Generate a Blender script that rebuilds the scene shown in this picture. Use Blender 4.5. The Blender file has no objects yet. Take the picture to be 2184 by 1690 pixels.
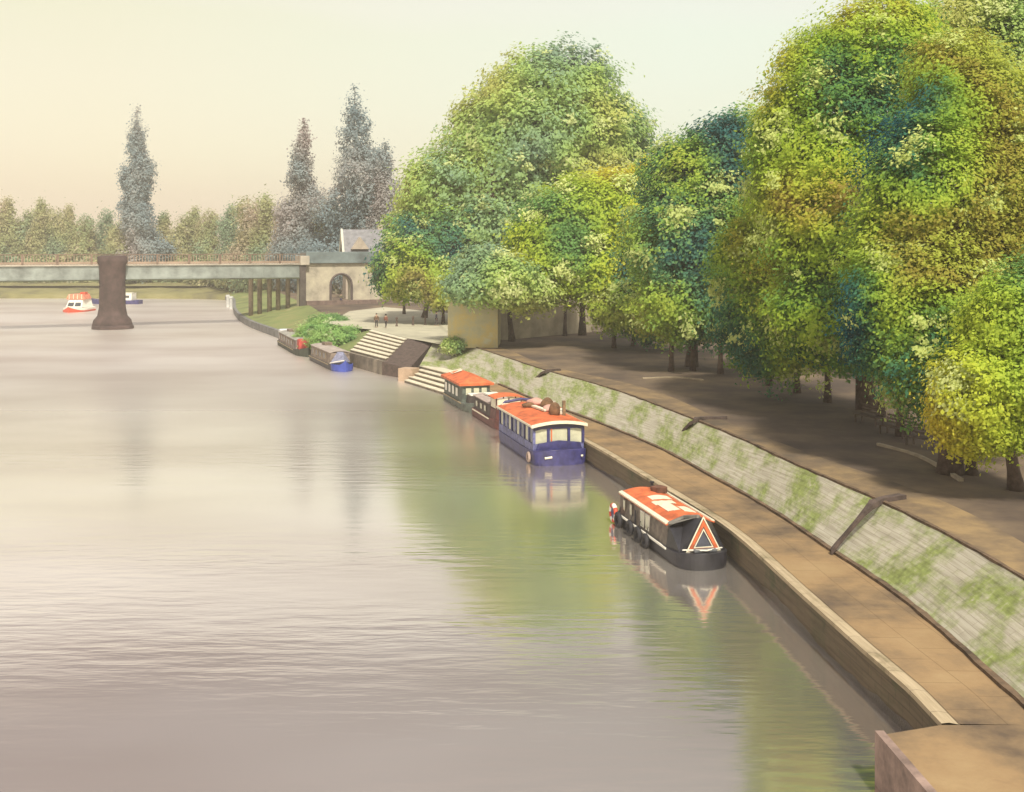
import bpy, bmesh, math, random
import numpy as np
from mathutils import Vector, Matrix

# ------------------------------------------------------------------ camera, sky, sun
SC = bpy.context.scene
COL = SC.collection
F, CX, YH, H = 2346.0, 1092.0, 529.0, 12.0        # measured from the photograph, horizon and focal length
cam = bpy.data.cameras.new('camera'); camo = bpy.data.objects.new('camera', cam); COL.objects.link(camo)
camo.location = (0, 0, H); camo.rotation_euler = (math.radians(90), 0, 0)
cam.sensor_width = 36; cam.lens = 36 * 1100 / 1024.0
cam.shift_y = -148 / 1024.0
cam.clip_end = 3000; cam.clip_start = 0.2
SC.camera = camo

SUN_DIR = Vector((0.16, -0.60, 0.78)).normalized()
world = bpy.data.worlds.new("World"); SC.world = world; world.use_nodes = True
wn = world.node_tree; wn.nodes.clear()
def N(t, typ, **kw):
    n = t.nodes.new(typ)
    for k, v in kw.items(): setattr(n, k, v)
    return n
wo = N(wn, 'ShaderNodeOutputWorld')
nish = N(wn, 'ShaderNodeTexSky', sky_type='NISHITA', sun_disc=False)
nish.sun_elevation = math.asin(SUN_DIR.z); nish.sun_rotation = math.atan2(SUN_DIR.x, SUN_DIR.y)
nish.dust_density = 4.0; nish.air_density = 1.0
b1 = N(wn, 'ShaderNodeBackground'); b1.inputs[1].default_value = 0.05
wn.links.new(nish.outputs[0], b1.inputs[0])
tc = N(wn, 'ShaderNodeTexCoord'); sep = N(wn, 'ShaderNodeSeparateXYZ')
wn.links.new(tc.outputs['Generated'], sep.inputs[0])
cn = N(wn, 'ShaderNodeTexNoise'); cn.inputs['Scale'].default_value = 2.2; cn.inputs['Detail'].default_value = 3
mp = N(wn, 'ShaderNodeMapping'); mp.inputs['Scale'].default_value = (1, 1, 5)
wn.links.new(tc.outputs['Generated'], mp.inputs[0]); wn.links.new(mp.outputs[0], cn.inputs['Vector'])
ma = N(wn, 'ShaderNodeMath', operation='MULTIPLY_ADD'); ma.inputs[1].default_value = 0.10
wn.links.new(cn.outputs[0], ma.inputs[0]); wn.links.new(sep.outputs[2], ma.inputs[2])
def ramp(t, stops, interp='LINEAR'):
    r = N(t, 'ShaderNodeValToRGB'); cr = r.color_ramp; cr.interpolation = interp
    while len(cr.elements) < len(stops): cr.elements.new(0.5)
    for e, (p, c) in zip(cr.elements, stops): e.position = p; e.color = (*c, 1)
    return r
rmpL = ramp(wn, [(0.04, (.77, .59, .42)), (0.14, (.78, .67, .44)), (0.25, (.74, .67, .40)), (0.31, (.82, .72, .60)),
                 (0.42, (.21, .14, .105)), (0.6, (.34, .26, .22)), (0.9, (.62, .58, .54))])
rmpR = ramp(wn, [(0.04, (.72, .66, .50)), (0.13, (.73, .72, .52)), (0.24, (.72, .74, .55)), (0.31, (.76, .71, .58)),
                 (0.42, (.18, .15, .11)), (0.6, (.34, .28, .23)), (0.9, (.62, .58, .54))])
wn.links.new(ma.outputs[0], rmpL.inputs[0]); wn.links.new(ma.outputs[0], rmpR.inputs[0])
mr = N(wn, 'ShaderNodeMapRange'); mr.inputs[1].default_value = -0.35; mr.inputs[2].default_value = 0.15
wn.links.new(sep.outputs[0], mr.inputs[0])
mx = N(wn, 'ShaderNodeMix', data_type='RGBA')
wn.links.new(mr.outputs[0], mx.inputs[0]); wn.links.new(rmpL.outputs[0], mx.inputs[6]); wn.links.new(rmpR.outputs[0], mx.inputs[7])
b2 = N(wn, 'ShaderNodeBackground'); b2.inputs[1].default_value = 0.91
wn.links.new(mx.outputs[2], b2.inputs[0])
ad = N(wn, 'ShaderNodeAddShader'); wn.links.new(b1.outputs[0], ad.inputs[0]); wn.links.new(b2.outputs[0], ad.inputs[1])
wn.links.new(ad.outputs[0], wo.inputs[0])

sl = bpy.data.lights.new('sun', 'SUN'); sl.energy = 4.4; sl.angle = math.radians(4); sl.color = (1, .93, .80)
so = bpy.data.objects.new('sun', sl); COL.objects.link(so)
so.rotation_euler = SUN_DIR.to_track_quat('Z', 'Y').to_euler(); so.location = (0, 0, 60)
SC.view_settings.view_transform = 'Standard'; SC.view_settings.look = 'None'
SC.view_settings.exposure = 0.2; SC.view_settings.gamma = 1.0
SC.cycles.volume_bounces = 1; SC.cycles.max_bounces = 8; SC.cycles.transparent_max_bounces = 8
R = random.Random(7)

def D(x, y, z=0.0):          # a point of height z seen at (x, y) of the photograph
    Y = F * (H - z) / (y - YH); return Vector(((x - CX) * Y / F, Y, z))
def P(x, y, Y):              # a point at distance Y
    return Vector(((x - CX) * Y / F, Y, H - (y - YH) * Y / F))

# ------------------------------------------------------------------ materials
MATS = {}
def mat(name, col, rough=0.7, var=0.18, scale=3.0, col2=None, bump=0.0, bscale=20, metallic=0.0, spec=0.5, stops=None, coords='Object', stretch=None, detail=5):
    if name in MATS: return MATS[name]
    m = bpy.data.materials.new(name); m.use_nodes = True; t = m.node_tree
    b = t.nodes['Principled BSDF']; b.inputs['Roughness'].default_value = rough; b.inputs['Metallic'].default_value = metallic
    b.inputs['Specular IOR Level'].default_value = spec
    tc = N(t, 'ShaderNodeTexCoord'); mpn = N(t, 'ShaderNodeMapping')
    if stretch: mpn.inputs['Scale'].default_value = stretch
    t.links.new(tc.outputs[coords], mpn.inputs[0])
    nz = N(t, 'ShaderNodeTexNoise'); nz.inputs['Scale'].default_value = scale; nz.inputs['Detail'].default_value = detail; nz.inputs['Roughness'].default_value = .65
    t.links.new(mpn.outputs[0], nz.inputs['Vector'])
    if stops is None:
        c2 = col2 or tuple(c * (1 - var * 1.6) for c in col); c1 = tuple(min(1, c * (1 + var)) for c in col)
        stops = [(.32, c2), (.68, c1)]
    r = ramp(t, stops); t.links.new(nz.outputs[0], r.inputs[0]); t.links.new(r.outputs[0], b.inputs['Base Color'])
    if bump:
        n2 = N(t, 'ShaderNodeTexNoise'); n2.inputs['Scale'].default_value = bscale; n2.inputs['Detail'].default_value = 4
        t.links.new(mpn.outputs[0], n2.inputs['Vector'])
        bp = N(t, 'ShaderNodeBump'); bp.inputs['Strength'].default_value = bump; bp.inputs['Distance'].default_value = .05
        t.links.new(n2.outputs[0], bp.inputs['Height']); t.links.new(bp.outputs[0], b.inputs['Normal'])
    MATS[name] = m; return m

def stone_mat(name, base, green, w=0.9, h=0.16, mossy=0.5, mortar=(.30, .26, .20), uv=True):
    m = bpy.data.materials.new(name); m.use_nodes = True; t = m.node_tree; b = t.nodes['Principled BSDF']
    b.inputs['Roughness'].default_value = .9
    tc = N(t, 'ShaderNodeTexCoord'); src = tc.outputs['UV' if uv else 'Object']
    br = N(t, 'ShaderNodeTexBrick'); t.links.new(src, br.inputs['Vector'])
    br.inputs['Scale'].default_value = 1.0; br.inputs['Brick Width'].default_value = w; br.inputs['Row Height'].default_value = h
    br.inputs['Mortar Size'].default_value = 0.012; br.inputs['Mortar Smooth'].default_value = .6; br.inputs['Bias'].default_value = 0
    br.inputs['Color1'].default_value = (*base, 1); br.inputs['Color2'].default_value = (*[c * .88 for c in base], 1); br.inputs['Mortar'].default_value = (*mortar, 1)
    n1 = N(t, 'ShaderNodeTexNoise'); n1.inputs['Scale'].default_value = .42; n1.inputs['Detail'].default_value = 6; n1.inputs['Roughness'].default_value = .7
    t.links.new(src, n1.inputs['Vector'])
    rr = ramp(t, [(.60 - .2 * mossy, (0, 0, 0)), (.74 - .2 * mossy, (1, 1, 1))]); t.links.new(n1.outputs[0], rr.inputs[0])
    mx = N(t, 'ShaderNodeMix', data_type='RGBA'); t.links.new(rr.outputs[0], mx.inputs[0]); t.links.new(br.outputs[0], mx.inputs[6])
    n3 = N(t, 'ShaderNodeTexNoise'); n3.inputs['Scale'].default_value = 3.5; n3.inputs['Detail'].default_value = 6; t.links.new(src, n3.inputs['Vector'])
    gr = ramp(t, [(.3, tuple(c * .55 for c in green)), (.6, green), (.75, base)]); t.links.new(n3.outputs[0], gr.inputs[0]); t.links.new(gr.outputs[0], mx.inputs[7])
    n4 = N(t, 'ShaderNodeTexNoise'); n4.inputs['Scale'].default_value = 5; n4.inputs['Detail'].default_value = 4
    mp4 = N(t, 'ShaderNodeMapping'); mp4.inputs['Scale'].default_value = (.12, 1.8, 1); t.links.new(src, mp4.inputs[0]); t.links.new(mp4.outputs[0], n4.inputs['Vector'])
    r4 = ramp(t, [(.33, (.76, .74, .71)), (.50, (.95, .94, .92)), (.62, (1.06, 1.06, 1.06))]); t.links.new(n4.outputs[0], r4.inputs[0])
    m2 = N(t, 'ShaderNodeMix', data_type='RGBA', blend_type='MULTIPLY'); m2.inputs[0].default_value = 1
    t.links.new(mx.outputs[2], m2.inputs[6]); t.links.new(r4.outputs[0], m2.inputs[7]); t.links.new(m2.outputs[2], b.inputs['Base Color'])
    bp = N(t, 'ShaderNodeBump'); bp.inputs['Strength'].default_value = .35; bp.inputs['Distance'].default_value = .03
    t.links.new(n4.outputs[0], bp.inputs['Height']); t.links.new(bp.outputs[0], b.inputs['Normal'])
    MATS[name] = m; return m

def leaf_mat(name, stops, scale=.15, pale=(.72, .74, .36), trans=.5):
    m = bpy.data.materials.new(name); m.use_nodes = True; t = m.node_tree; t.nodes.clear()
    out = N(t, 'ShaderNodeOutputMaterial')
    tc = N(t, 'ShaderNodeTexCoord'); oi = N(t, 'ShaderNodeObjectInfo')
    mu = N(t, 'ShaderNodeMath', operation='MULTIPLY'); mu.inputs[1].default_value = 57; t.links.new(oi.outputs['Random'], mu.inputs[0])
    va = N(t, 'ShaderNodeVectorMath', operation='ADD'); t.links.new(tc.outputs['Object'], va.inputs[0]); t.links.new(mu.outputs[0], va.inputs[1])
    nz = N(t, 'ShaderNodeTexNoise'); nz.inputs['Scale'].default_value = scale; nz.inputs['Detail'].default_value = 1.5; nz.inputs['Roughness'].default_value = .45
    t.links.new(va.outputs[0], nz.inputs['Vector'])
    at = N(t, 'ShaderNodeAttribute', attribute_name='tint')
    m1 = N(t, 'ShaderNodeMath', operation='MULTIPLY_ADD'); m1.inputs[1].default_value = .10; t.links.new(at.outputs['Fac'], m1.inputs[0]); t.links.new(nz.outputs[0], m1.inputs[2])
    m0 = N(t, 'ShaderNodeMath', operation='SUBTRACT'); m0.inputs[1].default_value = .05; t.links.new(m1.outputs[0], m0.inputs[0])
    r = ramp(t, stops); t.links.new(m0.outputs[0], r.inputs[0])
    gt = N(t, 'ShaderNodeMath', operation='GREATER_THAN'); gt.inputs[1].default_value = 1.5; t.links.new(at.outputs['Fac'], gt.inputs[0])
    mx = N(t, 'ShaderNodeMix', data_type='RGBA'); t.links.new(gt.outputs[0], mx.inputs[0]); t.links.new(r.outputs[0], mx.inputs[6]); mx.inputs[7].default_value = (*pale, 1)  # pale clumps paint highlights into the leaf colour
    d = N(t, 'ShaderNodeBsdfDiffuse'); tr = N(t, 'ShaderNodeBsdfTranslucent'); ms = N(t, 'ShaderNodeMixShader'); ms.inputs[0].default_value = trans
    t.links.new(mx.outputs[2], d.inputs[0]); t.links.new(mx.outputs[2], tr.inputs[0])
    t.links.new(d.outputs[0], ms.inputs[1]); t.links.new(tr.outputs[0], ms.inputs[2]); t.links.new(ms.outputs[0], out.inputs[0])
    MATS[name] = m; return m

bark = mat('bark', (.11, .075, .055), .95, .35, 4, bump=.5, bscale=18)
barkp = mat('bark_purple', (.12, .085, .075), .95, .3, 4)
L_near = leaf_mat('leaves_near', [(.34, (.06, .19, .12)), (.42, (.17, .34, .08)), (.49, (.36, .51, .06)), (.57, (.49, .60, .08)), (.65, (.50, .50, .07)), (.72, (.38, .29, .08))], pale=(.62, .70, .24))  # dark teal stops of these leaves put shade patches into the colour
L_near2 = leaf_mat('leaves_near_green', [(.34, (.03, .14, .16)), (.41, (.09, .25, .13)), (.48, (.30, .46, .07)), (.56, (.46, .57, .08)), (.64, (.38, .33, .07)), (.70, (.46, .52, .09))], pale=(.62, .70, .24))
L_gold = leaf_mat('leaves_gold', [(.33, (.20, .38, .12)), (.42, (.40, .54, .08)), (.51, (.54, .64, .08)), (.60, (.62, .64, .08)), (.70, (.64, .54, .07))], pale=(.70, .76, .32), scale=.11)
L_mid = leaf_mat('leaves_mid', [(.34, (.06, .18, .17)), (.42, (.15, .32, .15)), (.50, (.34, .50, .09)), (.58, (.46, .56, .09)), (.68, (.42, .38, .12))], scale=.11, pale=(.60, .68, .26))
L_dome = leaf_mat('leaves_dome', [(.33, (.26, .38, .27)), (.42, (.32, .47, .24)), (.51, (.42, .57, .18)), (.59, (.50, .61, .18)), (.68, (.56, .58, .18))], scale=.08, pale=(.66, .72, .34))  # paled so that fog is part of the leaf colour
L_far = leaf_mat('leaves_far', [(.36, (.30, .40, .26)), (.45, (.40, .44, .22)), (.54, (.47, .45, .24)), (.64, (.50, .42, .32))], scale=.05, pale=(.5, .48, .32))  # far leaves paled to carry haze in their colour
L_con = leaf_mat('leaves_conifer', [(.38, (.26, .34, .36)), (.46, (.33, .39, .39)), (.54, (.42, .41, .39)), (.62, (.48, .42, .40))], scale=.04, pale=(.46, .44, .42))  # conifer stops lightened, distance haze painted into them
L_bush = leaf_mat('leaves_bush', [(.38, (.20, .38, .14)), (.5, (.30, .50, .16)), (.6, (.40, .57, .20)), (.66, (.48, .60, .28))], scale=.3, pale=(.60, .68, .40))

# ------------------------------------------------------------------ mesh helpers
class MB:
    def __init__(s): s.v = []; s.f = []; s.uv = {}
    def add(s, vs, fs):
        o = len(s.v); s.v += [tuple(v) for v in vs]; s.f += [tuple(i + o for i in f) for f in fs]; return s
    def box(s, cx, cy, cz, sx, sy, sz, rz=0.0, rx=0.0, ry=0.0):
        M = Matrix.Rotation(rz, 3, 'Z') @ Matrix.Rotation(ry, 3, 'Y') @ Matrix.Rotation(rx, 3, 'X')
        vs = [Vector((cx, cy, cz)) + M @ Vector((a * sx / 2, b * sy / 2, c * sz / 2)) for a in (-1, 1) for b in (-1, 1) for c in (-1, 1)]
        return s.add(vs, [(0, 1, 3, 2), (4, 6, 7, 5), (0, 4, 5, 1), (2, 3, 7, 6), (0, 2, 6, 4), (1, 5, 7, 3)])
    def tube(s, pts, rad, n=8, caps=True):
        pts = [Vector(p) for p in pts]; rings = []; up = Vector((0, 0, 1)); prev = None
        rad = rad if hasattr(rad, '__len__') else [rad] * len(pts)
        for i, p in enumerate(pts):
            d = (pts[min(i + 1, len(pts) - 1)] - pts[max(i - 1, 0)]).normalized()
            a = prev if prev is not None else (d.cross(up) if abs(d.z) < .95 else d.cross(Vector((1, 0, 0))))
            a = (a - d * a.dot(d)); a = a.normalized() if a.length > 1e-5 else d.orthogonal().normalized(); prev = a
            b = d.cross(a)
            rings.append([p + (a * math.cos(2 * math.pi * k / n) + b * math.sin(2 * math.pi * k / n)) * rad[i] for k in range(n)])
        vs = [v for r in rings for v in r]; fs = []
        for i in range(len(pts) - 1):
            for k in range(n):
                fs.append((i * n + k, i * n + (k + 1) % n, (i + 1) * n + (k + 1) % n, (i + 1) * n + k))
        if caps: fs += [tuple(range(n))[::-1], tuple((len(pts) - 1) * n + k for k in range(n))]
        return s.add(vs, fs)
    def prism(s, prof, x0, x1):     # profile (y,z) extruded along x
        n = len(prof); vs = [(x0, y, z) for y, z in prof] + [(x1, y, z) for y, z in prof]
        return s.add(vs, [(i, (i + 1) % n, n + (i + 1) % n, n + i) for i in range(n)] + [tuple(range(n))[::-1], tuple(range(n, 2 * n))])
    def lathe(s, prof, n=12, c=(0, 0)):
        vs = [(c[0] + r * math.cos(2 * math.pi * k / n), c[1] + r * math.sin(2 * math.pi * k / n), z) for r, z in prof for k in range(n)]
        fs = [(i * n + k, i * n + (k + 1) % n, (i + 1) * n + (k + 1) % n, (i + 1) * n + k) for i in range(len(prof) - 1) for k in range(n)]
        fs += [tuple(range(n))[::-1], tuple((len(prof) - 1) * n + k for k in range(n))]
        return s.add(vs, fs)
    def torus(s, c, R_, r, axis='Y', n=18, m=8):
        vs = []
        for i in range(n):
            a = 2 * math.pi * i / n
            for j in range(m):
                b = 2 * math.pi * j / m; q = R_ + r * math.cos(b); w = r * math.sin(b)
                p = {'Y': (q * math.cos(a), w, q * math.sin(a)), 'X': (w, q * math.cos(a), q * math.sin(a)), 'Z': (q * math.cos(a), q * math.sin(a), w)}[axis]
                vs.append((c[0] + p[0], c[1] + p[1], c[2] + p[2]))
        return s.add(vs, [(i * m + j, i * m + (j + 1) % m, ((i + 1) % n) * m + (j + 1) % m, ((i + 1) % n) * m + j) for i in range(n) for j in range(m)])
    def build(s, name, m, parent=None, smooth=False, bevel=0):
        me = bpy.data.meshes.new(name); me.from_pydata([tuple(v) for v in s.v], [], s.f)
        bm = bmesh.new(); bm.from_mesh(me); bmesh.ops.recalc_face_normals(bm, faces=bm.faces[:])
        if bevel: bmesh.ops.bevel(bm, geom=bm.edges[:], offset=bevel, segments=2, affect='EDGES', profile=.6)
        bm.to_mesh(me); bm.free()
        if smooth: me.shade_smooth()
        me.materials.append(m); o = bpy.data.objects.new(name, me); COL.objects.link(o)
        if parent: o.parent = parent
        return o

def tag(o, label=None, cat=None, group=None, kind=None):
    if label: o['label'] = label
    if cat: o['category'] = cat
    if group: o['group'] = group
    if kind: o['kind'] = kind
    return o
def empty(name, loc, rz=0, label=None, cat=None, group=None):
    o = bpy.data.objects.new(name, None); o.empty_display_size = .3; COL.objects.link(o); o.location = loc; o.rotation_euler = (0, 0, rz)
    return tag(o, label, cat, group)
def smooth_line(pts, step=1.2):
    pts = [Vector(p) for p in pts]; out = []
    for i in range(len(pts) - 1):
        p0 = pts[max(i - 1, 0)]; p1 = pts[i]; p2 = pts[i + 1]; p3 = pts[min(i + 2, len(pts) - 1)]
        n = max(1, int((p2 - p1).length / step))
        for k in range(n):
            t = k / n
            out.append(.5 * ((2 * p1) + (p2 - p0) * t + (2 * p0 - 5 * p1 + 4 * p2 - p3) * t * t + (3 * p1 - p0 - 3 * p2 + p3) * t ** 3))
    out.append(pts[-1]); return out
def resample(pts, n):
    L = [0]
    for a, b in zip(pts, pts[1:]): L.append(L[-1] + (b - a).length)
    out = []; j = 0
    for k in range(n):
        s = L[-1] * k / (n - 1)
        while j < len(pts) - 2 and L[j + 1] < s: j += 1
        d = L[j + 1] - L[j]; out.append(pts[j].lerp(pts[j + 1], (s - L[j]) / d if d > 1e-9 else 0))
    return out
def strip(name, lines, m, parent=None, rough=0.0, seed=1, smooth=True):
    """sheet lofted through several polylines with the same number of points; UV in metres"""
    rr = random.Random(seed); n = len(lines[0]); me = bpy.data.meshes.new(name); vs = []; uvs = []
    L = [0]
    for a, b in zip(lines[0], lines[0][1:]): L.append(L[-1] + (b - a).length)
    v0 = [0] * n
    for li, l in enumerate(lines):
        for i, p in enumerate(l):
            q = Vector(p)
            if li: v0[i] += (q - Vector(lines[li - 1][i])).length
            uvs.append((L[i], v0[i]))
            if rough and 0 < li < len(lines) - 1: q = q + Vector((0, 0, rr.uniform(-rough, rough)))
            vs.append(q)
    fs = [(a * n + i, a * n + i + 1, (a + 1) * n + i + 1, (a + 1) * n + i) for a in range(len(lines) - 1) for i in range(n - 1)]
    me.from_pydata([tuple(v) for v in vs], [], fs); uv = me.uv_layers.new(name='UVMap')
    for lp in me.loops: uv.data[lp.index].uv = uvs[lp.vertex_index]
    if smooth: me.shade_smooth()
    me.materials.append(m); o = bpy.data.objects.new(name, me); COL.objects.link(o)
    if parent: o.parent = parent
    return o
def V2(l, z): return [Vector((a, b, z)) for a, b in l]

# ------------------------------------------------------------------ water
def water_mat():
    m = bpy.data.materials.new('river'); m.use_nodes = True; t = m.node_tree; b = t.nodes['Principled BSDF']
    b.inputs['Roughness'].default_value = .09; b.inputs['IOR'].default_value = 1.6; b.inputs['Metallic'].default_value = .88
    tc = N(t, 'ShaderNodeTexCoord'); mp = N(t, 'ShaderNodeMapping'); mp.inputs['Scale'].default_value = (.6, 1.0, 1); t.links.new(tc.outputs['Object'], mp.inputs[0])
    n = N(t, 'ShaderNodeTexNoise'); n.inputs['Scale'].default_value = .07; n.inputs['Detail'].default_value = 3; t.links.new(mp.outputs[0], n.inputs['Vector'])
    r = ramp(t, [(.36, (.70, .62, .54)), (.5, (.80, .73, .65)), (.64, (.88, .82, .74))]); t.links.new(n.outputs[0], r.inputs[0]); t.links.new(r.outputs[0], b.inputs['Base Color'])
    mp2 = N(t, 'ShaderNodeMapping'); mp2.inputs['Scale'].default_value = (.28, 1.1, 1); t.links.new(tc.outputs['Object'], mp2.inputs[0])
    w = N(t, 'ShaderNodeTexNoise'); w.inputs['Scale'].default_value = 1.6; w.inputs['Detail'].default_value = 3; w.inputs['Roughness'].default_value = .5; t.links.new(mp2.outputs[0], w.inputs['Vector'])
    w2 = N(t, 'ShaderNodeTexNoise'); w2.inputs['Scale'].default_value = .10; w2.inputs['Detail'].default_value = 2; t.links.new(mp2.outputs[0], w2.inputs['Vector'])
    rs = ramp(t, [(.40, (.12, .12, .12)), (.62, (1, 1, 1))]); t.links.new(w2.outputs[0], rs.inputs[0])
    mm = N(t, 'ShaderNodeMath', operation='MULTIPLY'); t.links.new(w.outputs[0], mm.inputs[0]); t.links.new(rs.outputs[0], mm.inputs[1])
    bp = N(t, 'ShaderNodeBump'); bp.inputs['Strength'].default_value = .27; bp.inputs['Distance'].default_value = .10
    t.links.new(mm.outputs[0], bp.inputs['Height']); t.links.new(bp.outputs[0], b.inputs['Normal'])
    # the open reach towards the bridge is ruffled by the breeze, the sheltered near reach is calm
    sp = N(t, 'ShaderNodeSeparateXYZ'); t.links.new(tc.outputs['Object'], sp.inputs[0])
    mrg = N(t, 'ShaderNodeMapRange'); mrg.inputs[1].default_value = 45; mrg.inputs[2].default_value = 120; mrg.inputs[3].default_value = .10; mrg.inputs[4].default_value = .46
    t.links.new(sp.outputs[1], mrg.inputs[0]); t.links.new(mrg.outputs[0], b.inputs['Roughness'])
    return m
mb = MB(); mb.add([(-420, -30, 0), (60, -30, 0), (60, 330, 0), (-420, 330, 0)], [(0, 1, 2, 3)])
tag(mb.build('river', water_mat()), kind='structure')

# ------------------------------------------------------------------ banks
NP = 120
QZ, GZ = 1.15, 2.8
E = [(9.85, 25.0), (9.82, 27), (9.55, 29.6), (9.1, 34.8), (8.6, 41), (7.95, 45), (6.3, 52.4), (4.95, 58.5), (3.7, 63.5), (2.75, 68), (1.4, 73), (-.8, 80.5), (-3.3, 88.3)]
Bs = [(12.0, 15), (12.1, 21), (12.15, 26), (12.1, 33.8), (11.5, 39), (10.7, 45.7), (9.35, 52.8), (8.0, 59.5), (5.3, 68.4), (1.5, 79), (-1.6, 89), (-6.2, 99), (-8.5, 101.2)]
T = [(14.2, 13), (14.3, 21), (14.25, 28), (14.0, 34.2), (13.35, 39.9), (12.1, 46.3), (11.1, 52.5), (9.7, 59.2), (6.5, 71.7), (2.5, 82.7), (-1.0, 94), (-4.3, 104), (-7.7, 109.3)]
El = smooth_line(V2(E, QZ)); Bl = resample(smooth_line(V2(Bs, QZ)), NP); Tl = resample(smooth_line(V2(T, GZ)), NP)
def at_y(line, y):
    for a, b in zip(line, line[1:]):
        if a.y <= y <= b.y: return a.lerp(b, (y - a.y) / (b.y - a.y))
    return line[-1] if y > line[-1].y else line[0]

ochre = mat('walkway', (.40, .26, .12), .85, stops=[(.30, (.10, .07, .045)), (.42, (.19, .13, .07)), (.55, (.28, .185, .09)), (.75, (.34, .24, .12))], scale=.35, bump=.25, bscale=9)
coping = stone_mat('coping_stone', (.42, .34, .22), (.20, .17, .09), 1.25, 1.0, .45, (.12, .09, .06))
wallm = stone_mat('quay_stone', (.13, .10, .06), (.08, .085, .04), .8, .3, .5, (.07, .05, .035))  # shade of the river-facing side is put into this dark colour
bankm = stone_mat('bank_setts', (.42, .395, .31), (.24, .29, .085), 1.4, .22, .80, (.27, .245, .19))
palest = mat('pale_stone', (.56, .52, .40), .9, .14, .8, bump=.3)
dark = mat('dark_brown_stone', (.085, .06, .05), .9, .3, 2.5, bump=.5, bscale=8)  # dark brown stone of the ramp and gullies

def slab_joints(m, w_, h_):
    t = m.node_tree; b = t.nodes['Principled BSDF']; lk = b.inputs['Base Color'].links[0].from_socket
    tc = N(t, 'ShaderNodeTexCoord'); br = N(t, 'ShaderNodeTexBrick'); t.links.new(tc.outputs['UV'], br.inputs['Vector']); br.inputs['Scale'].default_value = 1
    br.inputs['Brick Width'].default_value = w_; br.inputs['Row Height'].default_value = h_; br.inputs['Mortar Size'].default_value = .022; br.inputs['Mortar Smooth'].default_value = .8
    br.inputs['Color1'].default_value = (1, 1, 1, 1); br.inputs['Color2'].default_value = (.88, .87, .85, 1); br.inputs['Mortar'].default_value = (.58, .54, .5, 1)
    m2 = N(t, 'ShaderNodeMix', data_type='RGBA', blend_type='MULTIPLY'); m2.inputs[0].default_value = .8
    t.links.new(lk, m2.inputs[6]); t.links.new(br.outputs[0], m2.inputs[7]); t.links.new(m2.outputs[2], b.inputs['Base Color'])
ochre_slab = mat('walkway_slabs', (.40, .26, .12), .85, stops=[(.30, (.10, .07, .045)), (.42, (.19, .13, .07)), (.55, (.28, .185, .09)), (.75, (.34, .24, .12))], scale=.35, bump=.25, bscale=9)
slab_joints(ochre_slab, 1.6, 1.1)
# walkway sheet between quay edge and foot of the bank, with the wider landing in front
Ew = resample(El, NP); Eq = Ew
foot = [at_y(Bl, p.y) for p in Ew]
inn = [Vector((a.x + .34, a.y + .08, QZ)) for a in Ew]
w = strip('path', [[p.lerp(q, k / 4) for p, q in zip(inn, foot)] for k in range(5)], ochre_slab); tag(w, kind='structure')
mb = MB(); jut = [(8.32, 24.5), (8.45, 21.9), (8.5, 19), (8.5, 12), (12.4, 12), (12.3, 24.98), (9.75, 24.98)]
n = len(jut); mb.add([(x, y, QZ + .02) for x, y in jut] + [(x, y, -.6) for x, y in jut], [tuple(range(n))] + [(i, (i + 1) % n, n + (i + 1) % n, n + i) for i in range(n)])
jm = mat('landing_side', (.42, .30, .22), .85, .2, 1.2, bump=.3)
o = mb.build('landing_stage', ochre); tag(o, 'ochre stone landing jutting into the water at the bottom right of the walkway', 'landing stage')
mb = MB(); jp = [(8.29, 12), (8.29, 19), (8.24, 21.9), (8.12, 24.62)]
for a, b in zip(jp, jp[1:]):
    mb.add([(a[0], a[1], -.5), (b[0], b[1], -.5), (b[0], b[1], QZ + .05), (a[0], a[1], QZ + .05), (a[0] + .2, a[1], -.5), (b[0] + .2, b[1], -.5), (b[0] + .2, b[1], QZ + .05), (a[0] + .2, a[1], QZ + .05)],
           [(0, 1, 2, 3), (4, 7, 6, 5), (3, 2, 6, 7), (0, 4, 5, 1), (0, 3, 7, 4), (1, 5, 6, 2)])
mb.build('edge_facing', mat('mauve_stone', (.27, .19, .155), .85, .35, 1.2, bump=.5, bscale=6), o)

qroot = empty('quay_wall', (9.6, 29.6, 0), 0, 'long dark river wall with a pale coping below the ochre walkway', 'river wall')
def prim(name, lines, m, root, **k):
    o = strip(name, lines, m, None, **k); o.parent = root; o.matrix_parent_inverse = Matrix.Translation(-root.location); return o
prim('wall_face', [[Vector((p.x - .05, p.y, z)) for p in Ew] for z in (-.6, .3, .8, QZ - .07)], wallm, qroot)
rd = random.Random(3); tops = [.20 + .10 * math.sin(i * .37) + rd.uniform(-.05, .05) for i in range(len(Ew))]
prim('damp_band', [[Vector((p.x - .056, p.y, z if z < 0 else tops[i])) for i, p in enumerate(Ew)] for z in (-.6, 1)], mat('damp_stone', (.05, .038, .022), .35, .3, 2, bump=.3), qroot)
prim('coping', [[Vector((p.x - .09, p.y, QZ - .09)) for p in Ew], [Vector((p.x - .09, p.y, QZ + .045)) for p in Ew],
                [Vector((p.x + .10, p.y + .04, QZ + .045)) for p in Ew], [Vector((p.x + .37, p.y + .08, QZ - .02)) for p in Ew]], coping, qroot, smooth=False)

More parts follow.
